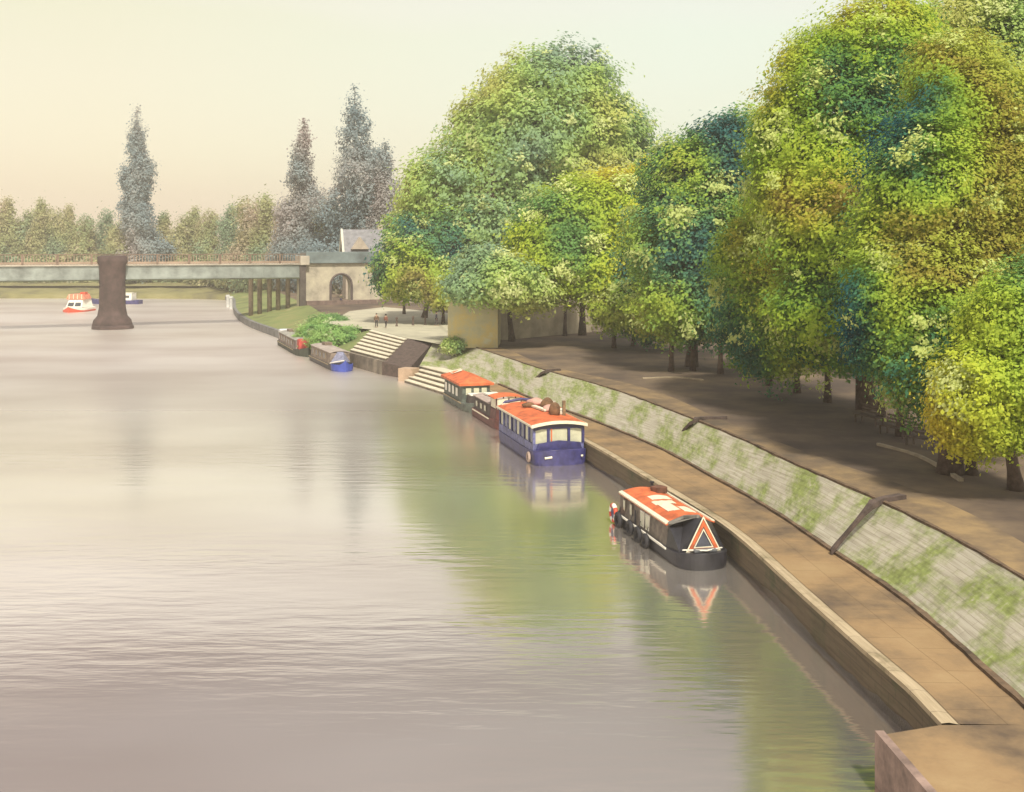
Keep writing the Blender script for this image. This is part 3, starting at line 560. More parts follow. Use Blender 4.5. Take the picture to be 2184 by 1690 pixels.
# local: x along the bridge, y away from the camera
xa = (Vector((-33.4, 177.8, 0)) - Vector((-60, 165, 0))).length
MB().box((xa - 150) / 2, 2, 8.3, xa + 150, 4.4, 2.1).build('deck_girder', conc, br)
for k in range(26): MB().box(-66 + k * 3.7, -.235, 8.3, .10, .07, 1.9).build('girder_stiffener', conc, br)
MB().box((xa - 150) / 2, 2, 9.42, xa + 150, 4.9, .16).build('deck_slab', mat('slab_pale', (.40, .36, .29), .9, .2, .5), br)
MB().box((xa - 150) / 2, -.18, 7.17, xa + 150, .35, .2).build('girder_flange', mat('flange_dark', (.06, .07, .04), .9, .3, .5), br)
mb = MB(); [mb.box(xx * .42 - 70, -.2, 10.2, .07, .05, 1.5) for xx in range(int((xa + 70) / .42))]; mb.build('railing', parap, br)
MB().box((xa - 150) / 2, -.2, 9.75, xa + 150, .16, .35).build('kick_plate', parap, br)
MB().box((xa - 150) / 2, -.2, 11.02, xa + 150, .22, .12).build('top_rail', railm, br)
for k in range(20): MB().box(-64 + k * 4.7, -.29, 10.2, .30, .12, 1.5).build('parapet_post', railm, br)
# right-hand raised girder over the abutment
xe = xa + 15.2
MB().box((xa + xe) / 2, 1.2, 10.45, xe - xa, 3.4, 1.85).build('raised_girder', conc2, br, bevel=.08)
MB().box(xa - .3, .8, 10.0, 1.5, 3.6, 1.5).build('end_block', mat('slab_pale', (.4, .36, .29)), br, bevel=.1)
# abutment with arch (cut as polygon)
ar_c = (Vector(P(727, 600, 180.5)) - Vector((-60, 165, 0))).dot(BX); aw, az = 1.65, 5.9
def arch_wall():
    mb = MB(); x0, x1, z0, z1 = xa - 1.0, xe + 3.5, -.3, 9.5; ang = [math.pi * k / 12 for k in range(13)]
    outer = []; arc = [(ar_c + aw * math.cos(a), az + 1.7 * math.sin(a)) for a in ang]  # right to left
    n_ = 13
    for y in (0.0, 1.6):
        o = len(mb.v)
        vs = [(x, y, z) for x, z in arc] + [(x0 + (x1 - x0) * (12 - k) / 12, y, z1) for k in range(13)] + [(arc[0][0], y, z0), (x1, y, z0), (arc[-1][0], y, z0), (x0, y, z0)]
        fs = [(k, k + 1, n_ + k + 1, n_ + k) for k in range(12)] + [(0, n_, 27, 26), (12, 28, 29, 25 - 0 - 0)]
        fs[-1] = (12, n_ + 12, 29, 28)
        mb.add(vs, fs)
    o = 30
    for k in range(12): mb.f.append((k, k + 1, o + k + 1, o + k))
    mb.f += [(0, 26, o + 26, o), (12, 28, o + 28, o + 12), (27, o + 27, o + n_, n_), (29, o + 29, o + n_ + 12, n_ + 12)] + [(n_ + k, n_ + k + 1, o + n_ + k + 1, o + n_ + k) for k in range(12)]
    return mb
arch_wall().build('abutment_wall', abm, br)
mb = MB(); rim = [(ar_c + (aw + .15) * math.cos(math.pi * k / 14), -.06, az + 1.85 * math.sin(math.pi * k / 14)) for k in range(15)]
mb.tube([(ar_c + aw + .15, -.06, 2.9)] + rim + [(ar_c - aw - .15, -.06, 2.9)], .2, 6); mb.build('arch_rim', mat('arch_dark', (.10, .08, .075), .9, .3, 1), br)
MB().box(xa - .55, -.35, 4.4, .95, .7, 9.6).build('pilaster', mat('pilaster_dark', (.085, .07, .06), .9, .3, 1), br)
MB().box((xa + xe) / 2 + 1, -.5, 3.0, xe - xa + 2, .9, .9).build('wall_foot_shadow', mat('foot_shadow_brown', (.17, .12, .10), .9, .3, 1), br)  # brown block painting the shadow along the wall foot
# short columns under the approach span
for k in range(5): MB().lathe([(.38, -1), (.38, 7.0), (.55, 7.19)], 10, (xa - 2.2 - k * 1.5, 2.6 + .4 * (k % 2))).build('column', mat('column_brown', (.24, .19, .14), .9, .3, 1), br, True)
# pier with footing, up to the parapet
pr = [(2.7, -.8), (2.9, .5), (2.7, 1.25), (2.15, 1.9), (1.9, 3.2), (1.85, 7.4), (1.9, 9.4), (2.15, 9.9), (2.15, 10.7), (1.6, 10.9)]
MB().lathe(pr, 14, (0, -.6)).build('pier', pierm, br, True)
mb = MB(); mb.lathe([(3.0, -.5), (3.0, .35), (2.7, .55)], 14, (0, -1.3)); mb.build('pier_footing', pierm, br, True)
# house beyond the bridge
hb = P(782, 600, 202); hr = empty('house', (hb.x, 202, 2.8), .25, 'house with a grey slate roof and pale gable edges behind the bridge end', 'house')
wh = mat('house_render', (.42, .36, .28), .9, .15, .8); slate = mat('slate', (.20, .20, .21), .8, .2, 1.2, bump=.3); whp = mat('barge_white', (.72, .70, .58), .7, .06, 2)
MB().box(0, 0, 4.2, 8.2, 6, 8.6).build('wall', wh, hr)
mb = MB(); mb.prism([(-3.4, 8.2), (0, 12.6), (3.4, 8.2), (3.2, 8.1), (0, 12.2), (-3.2, 8.1)], -4.5, 4.5); ro = mb.build('roof', slate, hr)
MB().box(2.5, .6, 12.6, .9, .9, 1.8).build('chimney', wh, ro)
for sx in (-4.56, 4.56):
    for s in (-1, 1): MB().tube([(sx, s * 3.45, 8.2), (sx, 0, 12.65)], .2, 4).build('bargeboard', whp, hr)
mb = MB(); mb.prism([(-1.6, 0), (1.6, 0), (0, 2.2)], 0, 3.4); g_ = mb.build('gable', wh, hr); g_.location = (-1.6, -3.9, 9.0); g_.rotation_euler = (0, 0, math.pi / 2)
for i, x in enumerate((-2.4, 0, 2.4)):
    wd = MB().box(x, -3.02, 6.2, 1.0, .1, 1.4).build('window', mat('glass_dark', (.06, .07, .08), .15, .1, 1), hr)

# yellow stone building half behind trees
yb = D(955, 742, GZ); yst = mat('yellow_stone', (.58, .44, .16), .9, stops=[(.3, (.38, .37, .25)), (.45, (.46, .44, .28)), (.58, (.56, .46, .20)), (.7, (.54, .53, .36))], scale=.45, bump=.3, bscale=3)
yr = empty('stone_lodge', (yb.x, yb.y, GZ), 0, 'pale yellow stone garden building half hidden by foliage, beside the brown garden wall', 'building')
mb = MB(); prof = [(0, 0), (0, 3.6), (.25, 4.2), (.8, 4.6), (1.6, 4.7), (4.6, 4.7), (4.6, 0)]
n_ = len(prof); mb.add([(x, 0, z) for x, z in prof] + [(x + .2, 6, z) for x, z in prof], [tuple(range(n_)), tuple(range(2 * n_ - 1, n_ - 1, -1))] + [(i, (i + 1) % n_, n_ + (i + 1) % n_, n_ + i) for i in range(n_)])
mb.build('wall', yst, yr)
wl0, wl1 = D(1045, 728, GZ), D(1262, 708, GZ)
slab_wall('garden_wall', [wl0, wl1], GZ - .1, GZ + 3.0, .4, mat('garden_wall_stone', (.42, .36, .25), .9, .2, .5, bump=.4, bscale=3), 'pale brown garden wall running right from the yellow building', 'garden wall')

# ------------------------------------------------------------------ boats
black = mat('boat_black', (.022, .022, .028), .45, .3, 2); navy = mat('boat_navy', (.035, .035, .14), .45, .3, 2.5); navy_l = mat('boat_blue_worn', (.13, .14, .30), .5, .4, 3.5)
orange = mat('boat_orange', (.58, .135, .045), .6, .3, 1.6); cream = mat('boat_cream', (.70, .66, .50), .55, .08, 3); taupe = mat('boat_taupe', (.15, .125, .10), .6, .4, 3)
white = mat('boat_white', (.78, .76, .66), .5, .06, 3); maroon = mat('boat_maroon', (.12, .04, .035), .6, .3, 3); glassp = mat('pale_pane', (.52, .52, .38), .15, .12, 1.5)
glassd = mat('dark_pane', (.05, .055, .06), .12, .2, 2); tan = mat('boat_tan', (.34, .27, .16), .7, .25, 3); greenb = mat('boat_grey_green', (.10, .12, .10), .6, .3, 3); red = mat('boat_red', (.60, .07, .03), .5, .15, 2)

def hull(L, B, hg, m, root, bow=.22, rise=.25, stern=.06, name='hull', blunt=.0):
    n_ = 34; mb = MB(); secs = []
    for i in range(n_):
        t = i / (n_ - 1); t = 1 - (1 - t) ** 1.9 if blunt else t; x = -L / 2 + L * t
        w_ = 1.0
        if t > 1 - bow: u = (t - (1 - bow)) / bow; w_ = max(.06, math.sqrt(max(0, 1 - u ** (2 + 3 * blunt)))) if blunt else max(.03, 1 - u ** 2.2)
        if t < stern: u = 1 - t / stern; w_ = min(w_, .72 + .28 * math.sqrt(max(0, 1 - u * u)))
        zr = rise * max(0, (t - .7) / .3) ** 2; b = B / 2 * w_
        secs.append([(x, -b * .82, -.35), (x, -b * .97, .1), (x, -b, hg + zr), (x, -b + min(.09, b * .4), hg + zr + .015), (x, b - min(.09, b * .4), hg + zr + .015), (x, b, hg + zr), (x, b * .97, .1), (x, b * .82, -.35)])
    k = 8; mb.add([v for s in secs for v in s], [(i * k + j, i * k + (j + 1) % k, (i + 1) * k + (j + 1) % k, (i + 1) * k + j) for i in range(n_ - 1) for j in range(k)] + [tuple(range(k)), tuple((n_ - 1) * k + j for j in range(k))[::-1]])
    return mb.build(name, m, root)
def rubstrake(L, B, z, m, root, t0=-.45, t1=.28):
    for s in (-1, 1): MB().box(L * (t0 + t1) / 2, s * (B / 2 + .01), z, L * (t1 - t0), .07, .07).build('rubbing_strake', m, root)
def cabin(x0, x1, B, z0, z1, m, root, th=.07, name='cabin'):
    b = B / 2; return MB().prism([(-b, z0), (b, z0), (b - th, z1), (-b + th, z1)], x0, x1).build(name, m, root)
def roof(x0, x1, B, z, cam_, m, root, th=.05, name='roof', over=.04):
    b = B / 2 + over; up = [(-b + 2 * b * k / 8, z + cam_ * (1 - ((k - 4) / 4) ** 2)) for k in range(9)]
    lo = [(y, zz - th) for y, zz in up][::-1]
    return MB().prism(up + lo, x0 - over, x1 + over).build(name, m, root)
def side_windows(xs, w_, h_, z, B, root, glass, frame, side=-1, rnd=None):
    for x in xs:
        f_ = MB().box(x, side * (B / 2 - .02), z, w_ + .08, .10, h_ + .08).build('window', frame, root)
        MB().box(x, side * (B / 2 + .005), z, w_, .07, h_).build('pane', glass, f_)
def place(name, stern, bow, label, cat, group=None):
    s, b = Vector(stern), Vector(bow); c = (s + b) / 2; d = b - s
    return empty(name, (c.x, c.y, 0), math.atan2(d.y, d.x), label, cat, group), d.length
GB = 'boats moored along the quay'
# camera side of a boat whose bow points at the camera is its local -y side when the river is on the left... (+x bow, river on -X)
# --- nearest boat with the triangle
r1, L = place('narrowboat', (5.5, 48.6), (7.3, 40.9), 'nearest narrowboat with an orange and white roof and an orange triangle at the bow', 'narrowboat', GB)
B = 2.12
hull(L, B, .50, black, r1, bow=.16, rise=.12, blunt=.62)
rubstrake(L, B, .47, white, r1, -.44, .3)
x0, x1 = -L / 2 + .55, L / 2 - 1.75
cabin(x0, x1, B - .14, .5, 1.32, taupe, r1)
side_windows([x0 + .7, x0 + 1.55], .22, .42, .98, B - .18, r1, glassp, taupe)
side_windows([x0 + 2.9, x0 + 3.5], .30, .55, .92, B - .18, r1, glassp, white)
side_windows([x0 + 1.2, x0 + 3.2], .4, .4, .95, B - .18, r1, glassd, white, 1)
MB().box(x0 + 2.2, -(B / 2 - .02), .82, .05, .05, .6).build('panel_line', black, r1)
rf = roof(x0, x1, B - .2, 1.36, .2, orange, r1)
for s in (-1, 1): MB().box((x0 + x1) / 2, s * (B / 2 - .13), 1.40, x1 - x0, .17, .07, rx=-s * .3).build('handrail', cream, rf)
# white painted panels laid on the roof
def roof_patch(xa_, xb_, ya, yb, z=1.372, cm=.2, b=B / 2 - .06, m=cream, jag=0):
    mb = MB(); n_ = 6; rr = random.Random(int(xa_ * 100)); vs = []
    for i in range(n_ + 1):
        y = ya + (yb - ya) * i / n_; zz = z + cm * (1 - (y / b) ** 2)
        j = rr.uniform(-jag, jag); vs += [(xa_ + j, y, zz), (xb_ + rr.uniform(-jag, jag), y, zz), (xa_ + j, y, zz - .02), (xb_, y, zz - .02)]
    fs = [(i * 4, i * 4 + 1, i * 4 + 5, i * 4 + 4) for i in range(n_)]; fs += [(i * 4, i * 4 + 4, i * 4 + 6, i * 4 + 2) for i in range(n_)] + [(i * 4 + 1, i * 4 + 3, i * 4 + 7, i * 4 + 5) for i in range(n_)]
    mb.add(vs, fs); return mb.build('roof_panel', m, rf)
roof_patch(x0 + 1.7, x0 + 2.35, -.35, .55, jag=.08); roof_patch(x0 + 2.65, x0 + 3.15, -.5, .42, jag=.1); roof_patch(x0 + 3.15, x0 + 4.3, -.42, .12, jag=.12); roof_patch(x0 + 3.7, x0 + 4.55, .2, .7, jag=.1)
MB().box(x0 + .9, .5, 1.62, .5, .55, .28, rz=.3).build('roof_box', mat('brown_box', (.14, .06, .035), .8, .3, 3), r1, bevel=.04)
MB().lathe([(.07, 1.45), (.07, 1.8), (.1, 1.82), (.1, 1.88)], 10, (x0 + .45, .35)).build('chimney', black, r1)
# cratch: dark cloth tent with a triangular board
xc0, xc1 = x1, L / 2 - .55
mb = MB(); bb = B / 2 - .06
mb.add([(xc0, -bb, .52), (xc0, bb, .52), (xc0, bb - .12, 1.34), (xc0, .25, 1.66), (xc0, -.25, 1.66), (xc0, -bb + .12, 1.34),
        (xc1, -bb * .92, .60), (xc1, bb * .92, .60), (xc1, .06, 1.80), (xc1, -.06, 1.80)],
       [(0, 1, 2, 3, 4, 5), (6, 9, 8, 7), (0, 5, 4, 9, 6), (1, 7, 8, 3, 2), (3, 8, 9, 4), (0, 6, 7, 1)])
mb.build('bow_cover', black, r1)
mb = MB(); mb.add([(xc0 - .02, -bb + .08, 1.37), (xc0 - .02, .12, 1.62), (xc1 - .25, .02, 1.83), (xc0 + .3, -bb + .12, 1.42)], [(0, 1, 2, 3)]); 
mb.tube([(xc0, -bb + .1, 1.36), (xc0 + .15, -.3, 1.62), (xc1 - .3, -.02, 1.80)], .09, 6); mb.build('cover_roll', mat('grey_canvas', (.16, .15, .13), .9, .3, 3), r1)
def tri_frame(xx, base, z0, z1, wd, m, name, parent, yo=0):
    # border of a triangle as a flat raised frame
    o_ = [(-base, z0), (base, z0), (0, z1)]; cz = z0 + (z1 - z0) / 3; k = 1 - wd; i_ = [(y * k, cz + (z - cz) * k) for y, z in o_]
    mb = MB(); vs = [(xx, y + yo, z) for y, z in o_] + [(xx, y + yo, z) for y, z in i_] + [(xx + .03, y + yo, z) for y, z in o_] + [(xx + .03, y + yo, z) for y, z in i_]
    fs = []
    for a in range(3):
        b = (a + 1) % 3; fs += [(6 + a, 6 + b, 9 + b, 9 + a), (a, b, 6 + b, 6 + a), (3 + a, 9 + a, 9 + b, 3 + b)]
    mb.add(vs, fs); return mb.build(name, m, parent)
bd = MB().add([(xc1 + .02, -.66, .62), (xc1 + .02, .66, .62), (xc1 + .02, 0, 1.86), (xc1 + .07, -.66, .62), (xc1 + .07, .66, .62), (xc1 + .07, 0, 1.86)], [(0, 1, 2), (3, 5, 4), (0, 3, 4, 1), (1, 4, 5, 2), (2, 5, 3, 0)]).build('triangle_board', mat('board_slate', (.07, .075, .10), .6, .2, 3), r1)
tri_frame(xc1 + .075, .70, .60, 1.92, .10, cream, 'white_border', bd); tri_frame(xc1 + .08, .62, .64, 1.78, .32, orange, 'orange_border', bd); tri_frame(xc1 + .085, .40, .74, 1.46, .14, cream, 'white_line', bd)
MB().box(L / 2 - .42, 0, .67, .4, .9, .10).build('fore_deck_locker', mat('deck_grey', (.12, .13, .14), .6, .3, 3), r1, bevel=.03)
MB().tube([(L / 2 - .6, -.85, .66), (L / 2 - .12, 0, .72), (L / 2 - .6, .85, .66)], .03, 6).build('bow_rail', white, r1)
MB().tube([(-L / 2 + .1, 0, .5), (-L / 2 + .05, .05, 1.0), (-L / 2 + .5, .2, 1.05)], .03, 6).build('tiller', black, r1)
MB().prism([(-.75, .5), (-.75, 1.0), (-.7, 1.0), (-.7, .5)], -L / 2 + .1, x0).build('stern_rail', white, r1)
# fenders hang outside
M1 = Matrix.Translation(r1.location) @ Matrix.Rotation(r1.rotation_euler.z, 4, 'Z')
tyre = mat('tyre_black', (.02, .02, .024), .7, .3, 4)
for i, (x, rr_, z, ds) in enumerate([(-L / 2 + 1.0, .26, .30, 'closest to the striped lifebuoy'), (-L / 2 + 2.5, .22, .34, 'second from the stern of the nearest narrowboat'), (-L / 2 + 3.5, .24, .30, 'in the middle of the nearest narrowboat'), (-L / 2 + 4.4, .20, .28, 'nearest the bow of the nearest narrowboat')]):
    mb = MB(); mb.torus((0, 0, 0), rr_, .10, 'Y'); mb.tube([(0, .02, rr_), (0, .12, .55)], .015, 5)
    o = mb.build('fender', tyre, None, True); o.location = M1 @ Vector((x, -B / 2 - .13, z)); o.rotation_euler = (0, 0, r1.rotation_euler.z)
    tag(o, 'black tyre fender hanging on the river side, ' + ds, 'fender', 'black fenders on the nearest narrowboat')
lr = empty('lifebuoy', M1 @ Vector((-L / 2 + .35, -B / 2 - .12, .45)), r1.rotation_euler.z, 'red and white lifebuoy hanging at the stern of the nearest narrowboat', 'lifebuoy')
for k in range(4):
    for j, m_ in ((0, red), (1, white)):
        a0 = (k * 2 + j) * math.pi / 4; mb = MB(); mb.tube([(.33 * math.cos(a0 + t * math.pi / 16), 0, .33 * math.sin(a0 + t * math.pi / 16)) for t in range(5)], .10, 8); mb.build('ring_segment', m_, lr, True)
MB().lathe([(.02, -.05), (.24, -.04), (.24, .04), (.02, .05)], 12).build('centre_pad', navy, lr).rotation_euler = (math.pi / 2, 0, 0)

# --- blue passenger boat
r2, L = place('passenger_boat', (.55, 69.0), (2.78, 60.6), 'large blue passenger boat with an orange roof and wide front windows', 'boat', GB)
B = 3.1
hull(L, B, .70, navy, r2, bow=.10, rise=.15, blunt=.80)
x0, x1 = -L / 2 + .3, L / 2 - .7
# cabin: lower panel, posts and windows
MB().prism([(-B / 2 + .06, .7), (B / 2 - .06, .7), (B / 2 - .08, 1.12), (-B / 2 + .08, 1.12)], x0, x1).build('cabin', navy_l, r2)
MB().prism([(-B / 2 + .10, 1.93), (B / 2 - .10, 1.93), (B / 2 - .10, 2.12), (-B / 2 + .10, 2.12)], x0, x1).build('header', navy, r2)
for i in range(9):
    x = x0 + .08 + i * (x1 - x0 - .16) / 8
    for s in (-1, 1): MB().box(x, s * (B / 2 - .12), 1.53, .16, .09, .84).build('window_post', navy_l if i % 3 else navy, r2)
for i in range(8):
    x = x0 + .08 + (i + .5) * (x1 - x0 - .16) / 8
    for s in (-1, 1): MB().box(x, s * (B / 2 - .15), 1.53, .60, .03, .8).build('window', [glassp, mat('blue_pane', (.14, .15, .20), .2, .3, 2)][i % 2] if s < 0 else glassp, r2)
for y, w_ in ((-1.02, .72), (0, 1.02), (1.02, .72)): MB().box(x1 - .06, y, 1.53, .04, w_, .80).build('front_window', glassp, r2)
for y, w_, m_ in ((-1.42, .14, navy_l), (-.60, .16, navy), (.60, .13, navy), (1.42, .16, navy), (-.42, .06, orange)): MB().box(x1 - .03, y, 1.53, .12, w_, .84).build('front_post', m_, r2)
MB().prism([(-B / 2 + .2, .72), (B / 2 - .2, .72), (B / 2 - .35, 1.16), (0, 1.3), (-B / 2 + .35, 1.16)], x1 + .02, x1 + .16).build('front_panel', navy, r2)
rf = roof(x0, x1 + .12, B + .02, 2.20, .20, orange, r2, th=.05, over=.05)
b_ = B / 2 + .08; mb = MB(); mb.prism([(-b_ - .02, 2.08), (-b_ - .02, 2.19), (-b_ + .03, 2.19), (-b_ + .03, 2.08)], x0 - .05, x1 + .17); mb.build('side_fascia', cream, rf)
mb = MB(); mb.prism([(b_ - .03, 2.08), (b_ - .03, 2.19), (b_ + .02, 2.19), (b_ + .02, 2.08)], x0 - .05, x1 + .17); mb.build('side_fascia', cream, rf)
up = [(-b_ + 2 * b_ * k / 8, 2.21 + .20 * (1 - ((k - 4) / 4) ** 2)) for k in range(9)]; mb = MB(); mb.prism(up + [(y, z - .17) for y, z in up][::-1], x1 + .17, x1 + .24); mb.build('front_fascia', cream, rf)
mb = MB(); mb.prism([(y * .9, z - .17) for y, z in up] + [(y * .9, z - .36) for y, z in up][::-1], x1 + .0, x1 + .1); mb.build('front_header', mat('navy_dark', (.02, .018, .05), .6, .2, 2), r2)
MB().box(x0 + 3.5 + 2.0, 1.0, 2.72, .16, .16, .9).build('chimney', mat('post_brown', (.22, .15, .08), .8, .3, 3), r2)
# stern hoop in navy
MB().tube([(x0 - .02, -B / 2, 2.0), (x0 - .05, -B / 2 + .5, 2.42), (x0 - .05, 0, 2.56), (x0 - .05, B / 2 - .5, 2.42), (x0 - .02, B / 2, 2.0)], .09, 8).build('stern_hoop', navy, r2)
MB().box(x0 + .1, -.9, 1.9, .06, .9, .9).build('stern_panel', cream, r2)
MB().tube([(L / 2 - .05, -1.0, .45), (L / 2 + .02, -.6, .5)], .06, 6).build('bow_lamp', cream, r2); MB().tube([(L / 2 - .05, 1.1, .5), (L / 2, 1.2, .52)], .05, 6).build('bow_lamp', cream, r2)
MB().torus((L / 2 - 1.2, -B / 2 - .06, .35), .22, .08, 'Y').build('tyre_fender', mat('pinkish_fender', (.38, .29, .24), .8, .2, 2), r2, True)
M2 = Matrix.Translation(r2.location) @ Matrix.Rotation(r2.rotation_euler.z, 4, 'Z')
pink = mat('pink_canvas', (.52, .30, .24), .9, .15, 4); crc = mat('cream_canvas', (.68, .62, .48), .9, .1, 4); brn = mat('brown_sack', (.16, .085, .04), .9, .3, 4)
rg = random.Random(5)
def sack(x, y, sx, sy, sz, m_, nm, label, cat, rz=0):
    bm = bmesh.new(); bmesh.ops.create_icosphere(bm, subdivisions=3, radius=1)
    for v in bm.verts:
        c = v.co; n_ = 1 + .14 * math.sin(c.x * 4 + x * 9) * math.cos(c.y * 5 + y * 7); c.x *= sx * n_; c.y *= sy * n_; c.z = max(c.z, -.45) * sz * (1 + .2 * math.sin(c.x * 6 + y))
    me = bpy.data.meshes.new(nm); bm.to_mesh(me); bm.free(); me.materials.append(m_); me.shade_smooth()
    o = bpy.data.objects.new(nm, me); COL.objects.link(o); zr = 2.22 + .20 * (1 - (y / 1.6) ** 2)
    o.location = M2 @ Vector((x, y, zr + sz * .43)); o.rotation_euler = (0, 0, r2.rotation_euler.z + rz); tag(o, label, cat, 'gear on the roof of the blue boat')
def plank(x, y, lx, ly, lz, m_, nm, label, cat, rz=0):
    zr = 2.24 + .20 * (1 - (y / 1.6) ** 2)
    o = MB().box(0, 0, 0, lx, ly, lz).build(nm, m_, None, bevel=.02); o.location = M2 @ Vector((x, y, zr + lz / 2)); o.rotation_euler = (0, 0, r2.rotation_euler.z + rz); tag(o, label, cat, 'gear on the roof of the blue boat')
sack(x0 + 1.2, .5, .65, .42, .26, pink, 'canvas_bundle', 'pink canvas bundle at the stern end of the blue boat roof', 'canvas bundle', .4)
sack(x0 + 2.3, -.25, .40, .28, .2, brn, 'sack', 'flat brown sack near the river edge of the blue boat roof', 'sack', .8)
sack(x0 + 2.9, .75, .42, .38, .42, brn, 'sack', 'tall brown sack behind the upturned white dinghy board', 'sack', .2)
plank(x0 + 3.6, .1, 1.9, .28, .12, crc, 'paddle_board', 'long cream board lying along the blue boat roof', 'board', .12)
sack(x0 + 4.0, .55, .75, .38, .24, pink, 'canvas_bundle', 'pink canvas bundle in the middle of the blue boat roof', 'canvas bundle', -.1)
sack(x0 + 5.5, .42, .36, .33, .46, brn, 'sack', 'pointed brown sack nearest the front of the blue boat roof', 'sack')
plank(x0 + 4.7, 1.0, 1.5, .5, .16, crc, 'crate_lid', 'cream crate lid on the quay side of the blue boat roof', 'crate lid', -.2)
plank(x0 + 1.9, 1.05, 1.1, .5, .30, crc, 'storage_box', 'cream storage box at the back of the blue boat roof', 'storage box', .3)
plank(x0 + 3.7, 1.15, .4, .35, .2, mat('red_box', (.5, .1, .07), .7, .1, 3), 'toolbox', 'small red toolbox on the quay side of the blue boat roof', 'toolbox', .3)

# --- dark maroon boat behind it
r3, L = place('cabin_boat', (-2.0, 79.6), (.05, 72.2), 'dark maroon boat with a small orange canopy right behind the blue boat', 'boat', GB)
B = 2.1
hull(L, B, .55, maroon, r3, bow=.2, rise=.15, blunt=.4); rubstrake(L, B, .5, cream, r3, -.4, .2)
x0, x1 = -L / 2 + .6, L / 2 - .9
cabin(x0, x1 - 1.6, B - .25, .55, 1.45, mat('cabin_dark', (.07, .055, .05), .7, .3, 2), r3)
side_windows([x0 + .9, x0 + 2.2, x0 + 3.3], .45, .35, 1.0, B - .28, r3, glassp, taupe)
roof(x0, x1 - 1.6, B - .2, 1.5, .12, mat('roof_grey_pink', (.38, .31, .27), .8, .2, 2), r3)
MB().box(x0 + 1.6, .1, 1.70, 1.5, 1.0, .12, rz=.1).build('roof_hatch', white, r3, bevel=.02)
cabin(x1 - 1.5, x1, B - .2, .55, 1.25, maroon, r3, name='wheelhouse')
for y in (-.85, 0, .85):
    for x in (x1 - 1.45, x1 - .08): MB().box(x, y, 1.65, .07, .07, .8).build('canopy_post', maroon, r3)
for y in (-.43, .43): MB().box(x1 - .06, y, 1.65, .03, .74, .70).build('windscreen', cream, r3)
MB().box(x1 - .78, -.87, 1.65, 1.2, .03, .62).build('side_screen', cream, r3)
roof(x1 - 1.6, x1 + .05, B - .1, 2.06, .15, orange, r3, name='canopy')
# --- orange roofed boat
r4, L = place('trip_boat', (-4.45, 88.0), (-2.1, 79.9), 'grey-green boat with a hipped orange roof and white side windows beside the low steps', 'boat', GB)
B = 2.4
hull(L, B, .55, greenb, r4, bow=.22, rise=.2, blunt=.3); rubstrake(L, B, .52, tan, r4)
x0, x1 = -L / 2 + .4, L / 2 - 2.0
cabin(x0, x1, B - .2, .55, 1.75, greenb, r4)
side_windows([x0 + .8, x0 + 2.0, x0 + 3.2, x0 + 4.4], .62, .62, 1.15, B - .24, r4, white, greenb); side_windows([x0 + 1.4, x0 + 3.6], .6, .5, 1.2, B - .24, r4, glassp, greenb, 1)
b_ = B / 2 + .12; mb = MB(); mb.add([(x0 - .2, -b_, 1.78), (x1 + .2, -b_, 1.78), (x1 + .2, b_, 1.78), (x0 - .2, b_, 1.78), (x0 - .2, -b_, 1.95), (x1 + .2, -b_, 1.95), (x1 + .2, b_, 1.95), (x0 - .2, b_, 1.95), (x0 + 1.1, 0, 2.45), (x1 - .9, 0, 2.40)],
       [(3, 2, 1, 0), (0, 1, 5, 4), (1, 2, 6, 5), (2, 3, 7, 6), (3, 0, 4, 7), (4, 5, 9, 8), (5, 6, 9), (6, 7, 8, 9), (7, 4, 8)]); rf = mb.build('roof', orange, r4)
mb = MB(); mb.add([(x0 - .1, -b_ * .55, 2.19), (x0 + 1.6, -b_ * .6, 2.20), (x0 + 1.9, -.05, 2.46), (x0 + 1.1, 0, 2.48), (x0 - .1, b_ * .5, 2.2)], [(0, 1, 2, 3, 4)]); mb.tube([(x0, -b_ * .5, 2.1), (x0 + 1.0, 0, 2.47), (x0, b_ * .5, 2.1)], .06, 6); mb.build('roof_cover', cream, rf)
MB().box(-L / 2 + .25, 0, 1.1, .5, B * .8, 1.3).build('stern_shelter', tan, r4, bevel=.08)
cabin(x1 + .25, x1 + 1.3, B - .7, .55, 1.15, mat('cabin_dark', (.07, .055, .05)), r4, name='fore_cabin')
MB().box(x1 + .75, 0, 1.22, 1.1, 1.5, .1).build('fore_deck', white, r4, bevel=.02)
for y in (-.6, 0, .6): MB().box(x1 + .02, y, 1.35, .06, .4, .5).build('front_window', glassp, r4)

